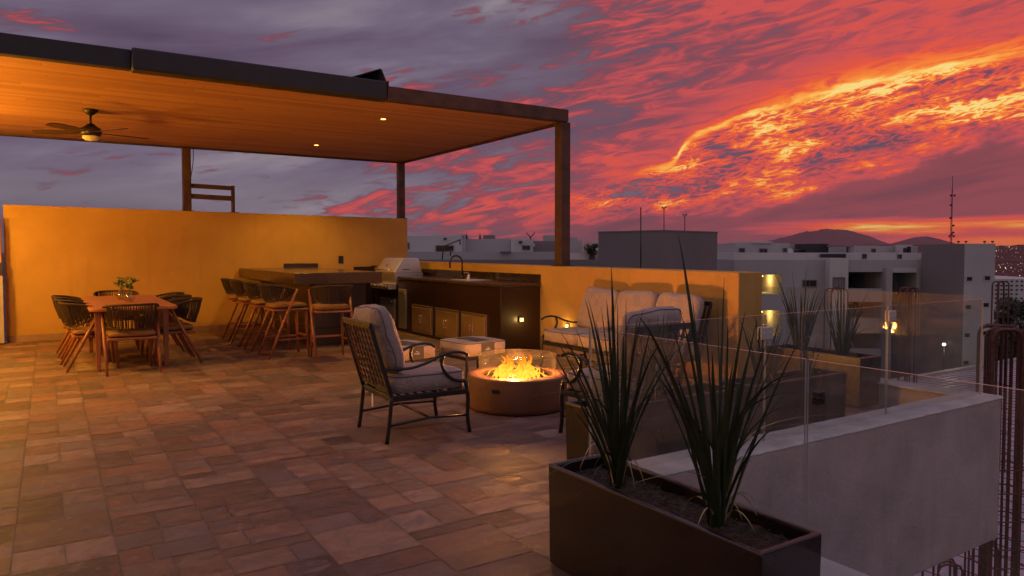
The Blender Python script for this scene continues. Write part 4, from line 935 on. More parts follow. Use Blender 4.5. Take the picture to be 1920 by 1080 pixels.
def clump(label, base, tips, rnd_n, seed, hmax=0.6, wid=0.014, dry=2, spread=0.5, bent=3):
    """blade plant; tips = explicit world points for the long blades"""
    t = thing('spiky_grass_plant', label, 'plant', base); rnd = random.Random(seed); B = Vector(base); lf = MB(); dl = MB()
    def blade(m_, root, tip, w, bow, n=12, sag=0.0):
        root = Vector(root); tip = Vector(tip); d = tip-root
        side = Vector((math.cos(YAW+rnd.uniform(-0.9, 0.9)), -math.sin(YAW+rnd.uniform(-0.9, 0.9)), 0)).normalized()
        perp = Vector((rnd.uniform(-1, 1), rnd.uniform(-1, 1), 0)); vs = []
        hz = Vector((d.x, d.y, 0)); nrm = side.cross(d.normalized())
        for i in range(n+1):
            s_ = i/n
            # rises steeply first, leans outwards later
            bw = bow*(0.45 if bow < 0.75 else 1.0)
            p = root + Vector((0, 0, d.z))*(1-(1-s_)**(1+bw)) + hz*(s_**(1+bw*0.9)) + Vector((0, 0, -sag*s_**3))
            ww = 0.78*w*(0.60+0.55*min(1, s_*3.0))*(1-s_**2.6)+0.0006
            vs += [p-side*ww, p+nrm*ww*0.42, p+side*ww]
        fs = []
        for i in range(n):
            a = i*3; fs += [(a, a+1, a+4, a+3), (a+1, a+2, a+5, a+4)]
        m_.add(vs, fs, 0, True)
    for tip in tips:
        tp_ = Vector(tip[0]); w = tip[1]; a = rnd.uniform(0, 6.28); r = rnd.uniform(0.005, 0.035)
        rt = Vector((r*math.cos(a), r*math.sin(a), -0.02))
        blade(lf if len(tip) < 4 else dl, rt, tp_-B, w, tip[2])
    for k in range(rnd_n):
        a = rnd.uniform(0, 6.28); r = rnd.uniform(0.005, 0.045); h_ = hmax*rnd.uniform(0.45, 1.0); s_ = spread*h_*rnd.uniform(0.1, 0.75)
        rt = Vector((r*math.cos(a), r*math.sin(a), -0.02))
        blade(lf, rt, rt+Vector((math.cos(a)*s_, math.sin(a)*s_, h_)), wid*rnd.uniform(0.5, 1.0), rnd.uniform(0.1, 0.6))
    for k in range(dry):
        a = rnd.uniform(0, 6.28); h_ = hmax*rnd.uniform(0.25, 0.5); s_ = rnd.uniform(0.08, 0.2)
        blade(dl, (0.02*math.cos(a), 0.02*math.sin(a), -0.02), (math.cos(a)*s_, math.sin(a)*s_, h_), 0.005, 0.8, 14, h_*0.9)
    # blades that have folded over
    for k in range(bent):
        a = rnd.uniform(0, 6.28); L_ = hmax*rnd.uniform(0.6, 1.1); w = wid*rnd.uniform(0.35, 0.6); dr = Vector((math.cos(a), math.sin(a), 0)); q = Vector((-dr.y, dr.x, 0)); kn = rnd.uniform(0.45, 0.7); vs = []; n = 14; p = dr*0.02-Vector((0, 0, 0.02)); el = R_(rnd.uniform(68, 84))
        for i in range(n+1):
            s_ = i/n
            if s_ > kn: el -= R_(rnd.uniform(18, 34))
            el = max(el, R_(-62)); ww = w*(0.7+0.4*min(1, s_*3))*(1-s_**3)+0.0005
            vs += [p-q*ww, p+Vector((0, 0, -ww*0.3)), p+q*ww]; p = p+(dr*math.cos(el)+Vector((0, 0, math.sin(el))))*L_/n
        (dl if k % 3 == 0 else lf).add(vs, [f for i in range(n) for f in ((i*3, i*3+1, i*3+4, i*3+3), (i*3+1, i*3+2, i*3+5, i*3+4))], 0, True)
    # sheathed bases
    sh = MB()
    for k in range(7):
        a = rnd.uniform(0, 6.28); r = rnd.uniform(0.004, 0.028)
        sh.tube([(r*math.cos(a), r*math.sin(a), -0.03), (r*1.1*math.cos(a), r*1.1*math.sin(a), 0.06), (r*1.5*math.cos(a), r*1.5*math.sin(a), 0.15)], [0.012, 0.011, 0.004], 6)
    sh.build('stem_bases', M['leaf'], t)
    lf.build('blades', M['leaf'], t); dl.build('dry_blades', M['dry_leaf'], t)
    return t
def T(px, py, t): return tuple(at(px, py, t))
c1 = (2.04, 2.34, 0.395); c2 = (2.04, 1.79, 0.395)
# depth of the clumps along the view axis: about 3.0 and 2.6
clump('left spiky plant in the foreground planter', c1, [
 (T(1146, 497, 2.95), 0.0105, 0.25), (T(1103, 562, 2.9), 0.008, 0.3), (T(1097, 560, 3.1), 0.010, 0.35), (T(1050, 622, 2.85), 0.009, 0.35), (T(1043, 640, 3.15), 0.010, 0.4),
 (T(1137, 560, 3.0), 0.010, 0.2), (T(1158, 568, 3.1), 0.007, 0.2), (T(1174, 560, 3.05), 0.006, 0.15), (T(1196, 592, 2.95), 0.010, 0.2), (T(1206, 578, 3.1), 0.006, 0.3),
 (T(1127, 575, 3.15), 0.005, 0.2), (T(1240, 640, 2.8), 0.009, 0.6), (T(1262, 660, 3.1), 0.006, 0.7), (T(1010, 900, 2.5), 0.008, 1.6), (T(1000, 742, 2.7), 0.007, 1.3), (T(1125, 640, 2.9), 0.011, 0.1), (T(1170, 620, 3.0), 0.012, 0.1),
 (T(1230, 735, 3.0), 0.006, 0.6), (T(1090, 700, 3.1), 0.008, 0.3), (T(1073, 770, 2.9), 0.006, 0.5), (T(1066, 668, 3.0), 0.008, 0.2), (T(1078, 612, 2.95), 0.006, 0.25), (T(1222, 612, 2.95), 0.007, 0.3), (T(1212, 690, 2.8), 0.008, 0.35), (T(1117, 600, 2.8), 0.007, 0.15), (T(1286, 640, 2.9), 0.006, 0.6), (T(1040, 690, 2.8), 0.005, 0.5), (T(1300, 720, 2.9), 0.005, 1.1), (T(1010, 760, 3.0), 0.004, 1.0), (T(1032, 655, 2.9), 0.007, 0.2), (T(1252, 600, 2.9), 0.006, 0.2)], 0, 21, 0.42, 0.010, 5, 0.6)
clump('right spiky plant in the foreground planter with the tallest blade', c2, [
 (T(1271, 437, 2.5), 0.011, 0.3), (T(1197, 592, 2.55), 0.013, 0.45), (T(1201, 596, 2.4), 0.010, 0.5), (T(1278, 592, 2.45), 0.008, 0.35), (T(1345, 570, 2.6), 0.009, 0.08), (T(1397, 585, 2.5), 0.010, 0.3), (T(1412, 640, 2.65), 0.010, 0.35),
 (T(1358, 520, 2.7), 0.006, 0.3), (T(1450, 690, 2.5), 0.009, 0.5), (T(1512, 700, 2.4), 0.011, 0.8), (T(1490, 655, 2.7), 0.006, 0.6), (T(1560, 800, 2.4), 0.006, 1.2), (T(1570, 812, 2.6), 0.004, 1.5),
 (T(1225, 700, 2.4), 0.010, 0.6), (T(1256, 600, 2.7), 0.009, 0.35), (T(1310, 640, 2.6), 0.013, 0.1), (T(1335, 660, 2.4), 0.014, 0.1), (T(1375, 680, 2.5), 0.012, 0.25), (T(1235, 760, 2.3), 0.008, 0.9),
 (T(1298, 560, 2.65), 0.008, 0.2), (T(1460, 800, 2.3), 0.006, 0.7), (T(1620, 775, 2.7), 0.005, 1.6, 'd'), (T(1190, 905, 2.35), 0.005, 1.4, 'd'), (T(1238, 640, 2.5), 0.007, 0.25), (T(1420, 600, 2.55), 0.006, 0.3), (T(1440, 640, 2.4), 0.009, 0.35), (T(1478, 735, 2.6), 0.008, 0.6), (T(1365, 600, 2.5), 0.008, 0.12), (T(1322, 590, 2.5), 0.007, 0.1), (T(1500, 760, 2.5), 0.006, 0.8), (T(1215, 650, 2.6), 0.008, 0.35), (T(1265, 700, 2.3), 0.010, 0.3), (T(1165, 790, 2.4), 0.005, 1.4), (T(1600, 700, 2.5), 0.005, 1.3), (T(1530, 740, 2.3), 0.006, 1.0), (T(1500, 640, 2.5), 0.008, 0.3), (T(1465, 600, 2.6), 0.006, 0.2), (T(1210, 660, 2.4), 0.008, 0.2)], 0, 33, 0.42, 0.010, 6, 0.6)
clump('thin spiky plant in the crosswise planter beside the armchair back', (3.35, 3.49, 0.39), [], 34, 44, 0.62, 0.008, 3, 0.5)
clump('spiky plant in the crosswise planter, between the other two planters', (4.45, 3.49, 0.39), [], 30, 45, 0.60, 0.009, 2, 0.5)
clump('small spiky plant at the left end of the right crosswise planter', (4.95, 3.49, 0.39), [], 20, 48, 0.45, 0.008, 1, 0.5)
clump('tall spiky plant at the left of the far orange planter', (6.20, 4.42, 0.39), [(T(1450, 508, 7.4), 0.010, 0.3), (T(1484, 500, 7.3), 0.012, 0.1), (T(1512, 500, 7.2), 0.010, 0.2), (T(1535, 530, 7.3), 0.009, 0.3)], 38, 46, 0.72, 0.011, 3, 0.45)
clump('tall spiky plant at the right of the far orange planter', (6.20, 3.98, 0.39), [(T(1578, 512, 7.0), 0.010, 0.15), (T(1635, 535, 6.9), 0.011, 0.4), (T(1662, 610, 6.8), 0.009, 0.9), (T(1552, 560, 7.0), 0.009, 0.3)], 34, 47, 0.62, 0.012, 3, 0.5)

# =================================================================== GLASS RAILING
def pane(p, q, z0, z1, label, th=0.010):
    p = Vector((*p, 0)); q = Vector((*q, 0)); d = q-p; n = Vector((-d.y, d.x, 0)).normalized()*th/2
    t = thing('glass_railing', label, 'glass railing', ((p.x+q.x)/2, (p.y+q.y)/2, z0), group='frameless glass railing panels')
    o = t.location; pts = []
    for z in (z0, z1):
        for c_ in (p+n, q+n, q-n, p-n): pts.append((c_.x-o.x, c_.y-o.y, z-z0))
    b = MB(); b.add(pts, [(0, 1, 5, 4), (2, 3, 7, 6)], 0); b.add(pts, [(4, 5, 6, 7), (1, 2, 6, 5), (3, 0, 4, 7), (0, 3, 2, 1)], 1)
    b.build('pane', [M['glass'], M['glass_edge']], t); return t
def clamp(x, y, z, rz, mt, label, w=0.05, h=0.055):
    t = thing('glass_clamp', label, 'clamp', (x, y, z), rz)
    b = MB(); b.box(-w, w, 0.0065, 0.018, -h/2, h/2); b.box(-w, w, -0.018, -0.0065, -h/2, h/2); b.build('plate', mt, t, bevel=0.004)
    b = MB()
    for sx in (-1, 1): b.tube([(sx*w*0.55, -0.021, 0), (sx*w*0.55, 0.021, 0)], 0.006, 10)
    b.build('screw', mt, t)
pane((2.35, 1.655), (2.35, 2.925), 0.203, 1.0, 'near glass railing panel behind the foreground plants')
pane((2.35, -0.20), (2.35, 1.645), 0.203, 1.0, 'near glass railing panel running out at the right edge of the view')
pane((2.37, 2.94), (3.755, 2.94), 0.203, 1.0, 'left panel of the glass running along the grey parapet box')
pane((3.765, 2.94), (5.115, 2.94), 0.203, 1.0, 'middle panel of the glass running along the grey parapet box')
pane((5.125, 2.94), (6.52, 2.94), 0.203, 1.0, 'right panel of the glass running along the grey parapet box')
pane((6.535, 2.95), (6.535, 4.84), 0.203, 1.02, 'far glass railing panel between the parapet corner and the low wall')
clamp(2.35, 1.60, 0.865, R_(90), M['black_metal'], 'dark clamp on the near glass joint', 0.017, 0.048)
clamp(3.76, 2.94, 0.885, 0, M['steel'], 'metal clamp on the glass above the small bushy plant', 0.055, 0.08)
clamp(5.16, 2.94, 0.925, 0, M['steel'], 'metal clamp on the last glass joint before the rebar', 0.045, 0.08)

# =================================================================== CITY BEYOND THE TERRACE
GZ = -14.0
b = MB(); n = 60; S = 7000
b.add([(-S, -S, GZ), (S, -S, GZ), (S, S, GZ), (-S, S, GZ)], [(0, 1, 2, 3)]); tag(b.build('ground', M['ground']), kind='structure')
FW = Vector((math.sin(YAW), math.cos(YAW), 0)); RT = Vector((math.cos(YAW), -math.sin(YAW), 0))
class Bld:
    """building standing square to the terrace view; px0..px1, py0..py1 are converted to metres at its own distance"""
    def __init__(s, name, label, cat, pxc, D, group=None):
        s.D = D; s.lx = (pxc-960)*D/1356; p = FW*D + RT*s.lx
        s.t = thing(name, label, cat, (p.x, p.y, GZ), -YAW, group); s.m = {}
    def X(s, px, d=0): return (px-960)*(s.D+d)/1356 - s.lx
    def Zz(s, py, d=0): return 1.4 + (470-py)*(s.D+d)/1356 - GZ
    def box(s, px0, py0, px1, py1, d0, d1, mat_, name='wall', bevel=0):
        """front face spans the pixel rectangle at depth offset d0; py1 None = down to the ground"""
        z0 = 0 if py1 is None else s.Zz(py1, d0)
        k = (name, mat_.name)
        if k not in s.m: s.m[k] = (MB(), name, mat_)
        s.m[k][0].box(s.X(px0, d0), s.X(px1, d0), d0, d1, z0, s.Zz(py0, d0))
    def piece(s, name, mat_, px0, py0, px1, py1, d0, d1):
        b = MB(); b.box(s.X(px0, d0), s.X(px1, d0), d0, d1, 0 if py1 is None else s.Zz(py1, d0), s.Zz(py0, d0)); return b.build(name, mat_, s.t)
    def win(s, px0, py0, px1, py1, d=0, frame=True, mat_=None, fm=None):
        """recessed-looking window: frame proud of the wall, pane with mullion"""
        k = s.D/1356*0.9; f = max(0.03, 0.9*k)
        x0, x1, z1, z0 = s.X(px0, d), s.X(px1, d), s.Zz(py0, d), s.Zz(py1, d)
        b = MB(); b.box(x0-f, x1+f, d-0.05, d-0.001, z0-f, z0); b.box(x0-f, x1+f, d-0.05, d-0.001, z1, z1+f); b.box(x0-f, x0, d-0.05, d-0.001, z0, z1); b.box(x1, x1+f, d-0.05, d-0.001, z0, z1)
        xm = (x0+x1)/2; b.box(xm-f*0.3, xm+f*0.3, d-0.03, d-0.012, z0, z1)
        w = b.build('window', fm or M['bwall_d'], s.t); b = MB(); b.box(x0, x1, d-0.010, d-0.002, z0, z1); b.build('pane', mat_ or M['window'], w)
    def done(s):
        for mb_, name, mt in s.m.values(): mb_.build(name, mt, s.t, bevel=0)
        return s.t

# ---- long pale roofscape building behind the kitchen
B = Bld('apartment_building', 'long pale apartment block with a low penthouse roof behind the kitchen wall', 'building', 960, 36)
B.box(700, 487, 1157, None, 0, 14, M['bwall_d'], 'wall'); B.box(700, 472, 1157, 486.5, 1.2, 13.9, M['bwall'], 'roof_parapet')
B.box(700, 442, 866, 472, 2.2, 9, M['bwall_l'], 'penthouse'); B.box(872, 448, 958, 472, 3.2, 9, M['bwall'], 'penthouse'); B.box(959, 449, 1000, 472, 2.9, 9, M['bwall_l'], 'penthouse')
B.box(1001, 452, 1062, 472, 4.5, 9, M['bwall_d'], 'penthouse'); B.box(1063, 451, 1092, 475, 3.6, 9, M['bwall'], 'penthouse'); B.box(1120, 452, 1158, 474, 1.6, 9, M['bwall_c'], 'penthouse')
B.box(1062, 474, 1104, 487, 0.6, 1.1, M['bwall_c'], 'terrace_wall'); B.box(867, 439, 871.5, 472, 2.6, 4, M['bwall_l'], 'chimney'); B.box(850, 438.5, 872, 442, 2.4, 5, M['bwall_l'], 'chimney')
B.box(906, 441, 927, 448, 4, 6, M['bwall_d'], 'stair_head'); B.box(1021, 441, 1039, 452, 5, 7, M['bwall'], 'stair_head'); B.box(1064, 445, 1082, 451, 5, 7, M['bwall'], 'stair_head')
B.win(818, 461, 850, 470, 2.2); B.win(980, 461, 993, 468, 2.9); B.win(1141, 463, 1152, 470, 1.6); B.win(765.5, 456, 767, 466, 2.2)
B.piece('wall_lamp', M['dark'], 832, 446, 837, 449, 2.0, 2.19); B.piece('wall_lamp', M['dark'], 973, 452, 979, 456, 2.7, 2.89); B.piece('wall_lamp', M['dark'], 1133, 455, 1139, 459, 1.4, 1.59)
B.piece('meter_box', M['bwall_l'], 999.5, 457, 1003, 462, 2.7, 2.89); B.piece('roof_vent', M['bwall_d'], 938, 471, 958, 473.5, 1.0, 1.19)
B.done()
def rod(name, label, cat, pts_px, D, r, mt=None):
    t = thing(name, label, cat, tuple(at(*pts_px[0][0], D)))
    o = Vector(t.location)
    for seg in pts_px:
        b = MB(); b.tube([at(x, y, D)-o for x, y in seg], r*D/1356, 6); b.build('rod' if seg is pts_px[0] else 'arm', mt or M['dark'], t)
    return t
rod('bracket_arm', 'black slanting bracket arm in front of the dark window beyond the faucet', 'bracket', [[(829, 487), (831, 470), (832, 462), (864, 449)], [(844, 480), (846, 466)], [(862, 450), (863, 459)], [(820, 471), (840, 470)]], 30, 1.1)
rod('roof_antenna', 'forked dark antenna on the pale roof left of the pergola post', 'antenna', [[(994, 450), (995, 444)], [(987, 436), (992, 442), (996, 445)], [(1003, 435), (999, 441), (993, 446)]], 38.5, 0.9)
for x, lab in [(875, 'dark pointed vent at the left of the pale roof edge'), (900, 'dark pointed vent at the right of the pale roof edge')]:
    t = thing('roof_vent', lab, 'roof vent', tuple(at(x, 448, 39.4))); s = 39.4/1356
    b = MB(); b.lathe([(2.6*s, 0), (1.8*s, 3*s), (1.2*s, 7*s), (0.3*s, 9.5*s), (0, 10*s)], 8); b.lathe([(0.3*s, 9*s), (0.15*s, 12*s), (0, 12*s)], 6); b.build('cowl', M['dark'], t)

def crown(b, c, r, n, rnd, leaf=0.25, sq=0.8):
    for k in range(n):
        v = Vector((rnd.gauss(0, 1), rnd.gauss(0, 1), rnd.gauss(0, 1))).normalized()*rnd.uniform(0.35, 1)**0.6
        lob = 1+0.35*mnoise.noise(v*2.2+Vector(c)*0.3)
        p = Vector(c)+Vector((v.x*r, v.y*r, v.z*r*sq))*lob
        a = Vector((rnd.uniform(-1, 1), rnd.uniform(-1, 1), rnd.uniform(-1, 1))).normalized(); q = a.orthogonal().normalized(); s = leaf*rnd.uniform(0.5, 1.2)
        b.add([p-a*s, p+q*s*0.5, p+a*s, p-q*s*0.5], [(0, 1, 2, 3)])
def tree(label, px, py_top, py_bot, D, r, seed, n=900, leaf=0.22):
    base = at(px, py_bot, D); top = at(px, py_top, D); rnd = random.Random(seed)
    t = thing('tree', label, 'tree', tuple(base), group='trees beyond the terrace'); H_ = top.z-base.z
    b = MB(); b.tube([(0, 0, -6), (0.05, 0, H_*0.3), (0.15, 0.1, H_*0.7)], [0.2, 0.14, 0.07], 7)
    for k in range(5):
        a = rnd.uniform(0, 6.28); b.tube([(0.05, 0, H_*rnd.uniform(0.2, 0.5)), (math.cos(a)*r*0.6, math.sin(a)*r*0.6, H_*rnd.uniform(0.5, 0.85))], [0.07, 0.02], 5)
    b.build('trunk', M['trunk'], t)
    b = MB()
    for k in range(7):
        a = rnd.uniform(0, 6.28); q = rnd.uniform(0.1, 0.75)*r; rr = r*rnd.uniform(0.32, 0.6)
        crown(b, (math.cos(a)*q, math.sin(a)*q, H_-rr*0.8-rnd.uniform(0, 0.55)*H_), rr, n//7, rnd, leaf)
    b.build('crown', M['tree'], t)
tree('small bush between the pale penthouses right of the pergola post', 1109, 455, 476, 36.4, 0.42, 3, 500, 0.09)

# ---- grey stair tower
p = at(1242, 470, 26); th_ = thing('stair_tower', 'plain grey windowless tower block right behind the orange low wall', 'building', (p.x, p.y, GZ), -YAW-R_(-42.85))
s = 26/1356; hz = 1.4+36.3*s-GZ
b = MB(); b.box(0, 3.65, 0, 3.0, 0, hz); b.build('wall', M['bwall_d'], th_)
b = MB(); b.box(-0.02, 3.67, -0.02, 3.02, hz+0.001, hz+0.05); b.build('coping', M['bwall_d'], th_)
TOW = th_
for px, y0, y1, D, lab in [(1245, 434, 389, 28, 'left of the two forked poles on top of the grey stair tower'), (1284, 437, 402, 28, 'right of the two forked poles on top of the grey stair tower')]:
    t = thing('lamp_mast', lab, 'mast', tuple(at(px, y0+2, D)), group='forked poles on the tower'); o = Vector(t.location); s = D/1356
    b = MB(); b.tube([Vector((0, 0, 0)), at(px, y1+3, D)-o], 0.8*s, 6); b.build('pole', M['dark'], t)
    b = MB()
    for sx in (-1, 1): b.tube([at(px, y1+4, D)-o, at(px+sx*2.6, y1+0.5, D)-o], 0.8*s, 6); b.tube([at(px+sx*2.2, y1+1, D)-o, at(px+sx*3.6, y1-0.5, D)-o], 1.7*s, 6)
    b.build('fork', M['dark'], t)
rod('flag_pole', 'thin dark pole rising behind the low wall in front of the stair tower', 'pole', [[(1201.5, 520), (1201.5, 389)]], 20, 1.15)

# ---- apartment building with balconies
C = Bld('balcony_building', 'grey apartment building with stacked balconies and two lit rooms', 'building', 1550, 31, None)
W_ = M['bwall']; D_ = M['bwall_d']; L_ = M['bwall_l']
# left facade with two lit loggias
C.box(1376, 487, 1404, None, 0, 9, W_); C.box(1466, 487, 1556, None, 0, 9, W_)
for y0, y1 in [(487, 515), (552, 582), (630, 652), (690, None)]: C.box(1404.2, y0, 1465.8, y1, 0.003, 9, W_, 'spandrel')
C.box(1404.2, 515, 1465.8, None, 3.2, 9, M['roomwall'], 'room_wall')
C.box(1404.2, 515, 1416, 552, 0.5, 0.7, D_, 'screen'); C.box(1404.2, 582, 1416, 630, 0.5, 0.7, D_, 'screen')
C.piece('room_door', M['window'], 1444, 527, 1460, 551, 3.0, 3.19); C.piece('room_door', M['window'], 1440, 592, 1460, 629, 3.0, 3.19)
for py in (517.5, 584.5):
    C.piece('room_lamp', M['room_glow'], 1424, py-0.4, 1431, py+1.0, 1.5, 1.8)
    p = FW*(31+1.6)+RT*((1430-960)*32.6/1356); point_light('room_light', (C.X(1430, 1.6), 1.4, C.Zz(py+5, 1.6)), 26, (1.0, 0.62, 0.14), 0.15, C.t)
for y0, y1 in [(538, 552), (608, 630)]:
    b = MB(); b.box(C.X(1404.5), C.X(1461), -0.02, 0.0, C.Zz(y1), C.Zz(y0)); b.build('balcony_glass', M['glass'], C.t)
# roof parapet and penthouses
C.box(1376, 474, 1730, 486.6, 1.0, 9, L_, 'roof_parapet'); C.box(1380, 456, 1480, 474, 3.6, 9, W_, 'penthouse'); C.box(1412, 453, 1448, 456, 3.5, 8, L_, 'penthouse')
C.box(1480, 459, 1553, 474, 4.4, 9, W_, 'penthouse'); C.box(1600, 461, 1720, 474, 4.0, 9, W_, 'penthouse'); C.box(1556, 460, 1600, 463, 2.6, 6, D_, 'pergola_roof'); C.box(1590, 463, 1594, 477, 2.7, 2.9, D_, 'pergola_roof')
C.box(1510, 457, 1553, 478, 3.0, 4.3, M['window'], 'dark_shelter'); C.box(1540, 476, 1586, 484, 0.8, 0.98, M['window'], 'planter_box')
C.win(1386, 466, 1395, 473, 3.6); C.win(1424, 467, 1437, 475, 3.6); C.win(1468, 466, 1474, 472, 3.6); C.win(1488, 469, 1503, 476, 3.5); C.win(1634, 467, 1640, 474, 4.0); C.win(1617, 477, 1623, 484, 1.0); C.win(1683, 478, 1689, 484, 1.0)
C.box(1692, 459, 1710, 474, 3.3, 3.98, L_, 'chimney'); C.piece('roof_door', M['window'], 1697, 465, 1701, 474, 3.1, 3.29); C.piece('roof_door', M['window'], 1704, 462, 1708, 474, 3.1, 3.29)
# windows of the left facade
C.win(1506, 526, 1530, 537, 0); C.win(1506, 590, 1530, 604, 0)
# pale vertical pier
C.box(1556.3, 484, 1591, None, -0.5, 9, L_, 'pier'); C.win(1563, 521, 1583, 541, -0.5, fm=D_, mat_=D_)
# right part: recessed balconies
C.box(1591.3, 487, 1728, 510, -0.2, 9, W_, 'balcony_front'); C.box(1591.3, 510.2, 1728, None, 2.4, 9, D_, 'back_wall')
for y0, y1, mt in [(541, 566, W_), (597, 625, W_), (655, 690, W_)]: C.box(1591.3, y0, 1662, y1, -0.2, 0.0, mt, 'balcony_front'); C.box(1591.3, y1-2, 1662, y1, 0.001, 2.39, D_, 'balcony_slab')
C.box(1662.3, 503, 1674, None, -0.5, 2.39, W_, 'pier'); C.box(1719, 507, 1728, None, -0.3, 2.39, W_, 'pier'); C.box(1674.2, 503, 1718.8, 511, -0.5, 2.39, L_, 'lintel')
for y0, y1 in [(513, 541), (567, 597), (626, 655)]:
    C.piece('sliding_door', M['window'], 1640, y0, 1658, y1-2, 2.2, 2.38); C.piece('window_opening', M['window'], 1606, y0+3, 1622, y0+13, 2.2, 2.38); C.piece('window_opening', M['window'], 1594, y0+4, 1599, y1-3, 2.2, 2.38)
    C.piece('curtain', D_, 1676, y0, 1696, y1+10, 1.2, 1.4); C.piece('curtain', M['bwall_d'], 1702, y0, 1716, y1+10, 1.6, 1.8)
C.done()
t = thing('satellite_dish', 'small white satellite dish on the roof of the balcony building', 'dish', tuple(at(1481, 474, 33.5)), -YAW); s = 33.5/1356
b = MB(); b.lathe([(0.0, 0), (3*s, 0.5*s), (5.2*s, 1.8*s)], 20, smooth=True); d_ = b.build('dish', M['bwall_l'], t); d_.location = (0, 0, 3.5*s); d_.rotation_euler = (R_(65), 0, 0)
b = MB(); b.tube([(0, 0, 0), (0, 0, 3.5*s)], 0.5*s, 6); b.build('stand', M['dark'], t)
# ---- tall grey block at the right
Dm = 27.5; p = at(1809, 470, Dm); E_ = thing('corner_block', 'tall plain grey corner block with small square windows and roof antennas', 'building', (p.x, p.y, GZ), -YAW); s = Dm/1356
hz = 1.4+13.2*s-GZ
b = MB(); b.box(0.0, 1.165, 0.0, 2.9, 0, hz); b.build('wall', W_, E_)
b = MB(); b.box(-0.006, -0.001, 0.01, 2.9, 0, hz-0.01); b.build('dark_side_face', D_, E_)  # thin darker sheet over the left side of the block
b = MB(); b.box(1.167, 1.235, 0.3, 2.5, 0, hz-0.62); b.build('pilaster', W_, E_)
def ewin(x, py, w=0.105, h=0.075, mt=None):
    z = 1.4+(470-py)*s-GZ; f = MB(); f.box(x-w-0.03, x+w+0.03, -0.03, -0.001, z-h-0.03, z-h); f.box(x-w-0.03, x+w+0.03, -0.03, -0.001, z+h, z+h+0.03); f.box(x-w-0.03, x-w, -0.03, -0.001, z-h, z+h); f.box(x+w, x+w+0.03, -0.03, -0.001, z-h, z+h)
    w_ = f.build('window', W_, E_); g = MB(); g.box(x-w, x+w, -0.012, -0.002, z-h, z+h); g.box(x-0.008, x+0.008, -0.02, -0.0125, z-h, z+h); g.build('pane', mt or M['window'], w_)
for x, py in [(0.19, 523), (0.87, 521.5), (0.17, 576), (0.85, 572), (0.15, 629), (0.13, 681), (0.86, 625)]: ewin(x, py)
for x, lab in [(1797, 'short dark floodlight on the roof edge of the corner block, left'), (1811, 'tiny dark floodlight on the roof of the corner block, middle'), (1846, 'dark floodlight near the right roof corner of the corner block'), (1861, 'dark floodlight at the extreme right roof corner of the corner block')]:
    o = at(x, 456.5, Dm+1.0); t = thing('floodlight', lab, 'floodlight', tuple(o), -YAW, 'floodlights on the corner block roof')
    b = MB(); b.tube([(0, 0, -0.06), (0, 0, 0.045)], 0.012, 5); b.build('stem', M['dark'], t); b = MB(); b.box(-0.045, 0.045, -0.03, 0.03, 0.04, 0.10); b.build('head', M['dark'], t, bevel=0.008)
# radio mast
Dr = 420; t = thing('radio_mast', 'tall lattice radio mast with dishes rising behind the corner block', 'mast', tuple(at(1783, 470, Dr)), -YAW); s = Dr/1356; o = Vector(t.location)
b = MB(); H1 = (470-355)*s; w0, w1 = 4.6*s, 1.2*s
for k in range(3):
    a = 2*math.pi*k/3+0.3; b.tube([(w0*0.5*math.cos(a), w0*0.5*math.sin(a), -GZ*-1), (w1*0.5*math.cos(a), w1*0.5*math.sin(a), H1)], 0.42*s, 5)
for i in range(26):
    f0 = i/26; f1 = (i+1)/26
    for k in range(3):
        a = 2*math.pi*k/3+0.3; c_ = 2*math.pi*((k+1) % 3)/3+0.3; wa = (w0+(w1-w0)*f0)*0.5; wb = (w0+(w1-w0)*f1)*0.5
        b.tube([(wa*math.cos(a), wa*math.sin(a), H1*f0), (wb*math.cos(c_), wb*math.sin(c_), H1*f1)], 0.22*s, 4)
b.build('lattice', M['dark'], t)
b = MB(); b.tube([(0, 0, H1), (0, 0, (470-330)*s)], 0.5*s, 6); b.build('spire', M['dark'], t)
for k, (dx, py) in enumerate([(-3.2, 367), (3.6, 367), (-3, 385), (-3, 409), (3, 423), (-4, 443), (0, 440), (4, 443), (3, 436)]):
    b = MB(); r = 2.1*s; b.tube([(dx*s, -1.6*s, (470-py)*s), (dx*s, 0.6*s, (470-py)*s)], [r, r*0.7], 12); b.build('dish', M['dark'], t)
# ---- distant white hotel block with rows of dots
H = Bld('white_block', 'distant white block with rows of small dark windows at the right edge', 'building', 1910, 150)
H.box(1866, 523, 1990, None, 0, 30, M['bwall_l'])
for j in range(8):
    for i in range(13): H.piece('window', M['window'], 1868+i*9.6, 526+j*8.0, 1871.4+i*9.6, 528.6+j*8.0, -0.15, -0.01) if (i*7+j*3) % 11 else None
H.done()
G2 = Bld('low_house', 'pale flat-roofed low house at the right edge below the white block', 'building', 1930, 70)
G2.box(1905, 590, 1990, None, 0, 12, M['bwall_l']); G2.box(1900, 586, 1995, 590, -0.5, 12.5, M['bwall'], 'roof'); G2.win(1915, 596, 1925, 603, 0); G2.done()
G3 = Bld('grey_house', 'grey house block partly hidden by trees at the right edge', 'building', 1900, 58)
G3.box(1862, 604, 1960, None, 0, 14, M['bwall']); G3.win(1868, 646, 1876, 654, 0); G3.win(1884, 620, 1892, 628, 0); G3.done()
tree('tall dark tree with layered crown beside the corner block', 1890, 549, 640, 46, 1.25, 5, 1100, 0.16)
tree('dark tree crown at the right edge over the pale house', 1915, 553, 600, 60, 1.5, 6, 800, 0.2)
tree('low dark tree behind the rebar hooks', 1905, 600, 668, 40, 1.7, 8, 1100, 0.16)
tree('dark tree mass at the foot of the corner block', 1872, 628, 690, 38, 0.9, 9, 700, 0.14)

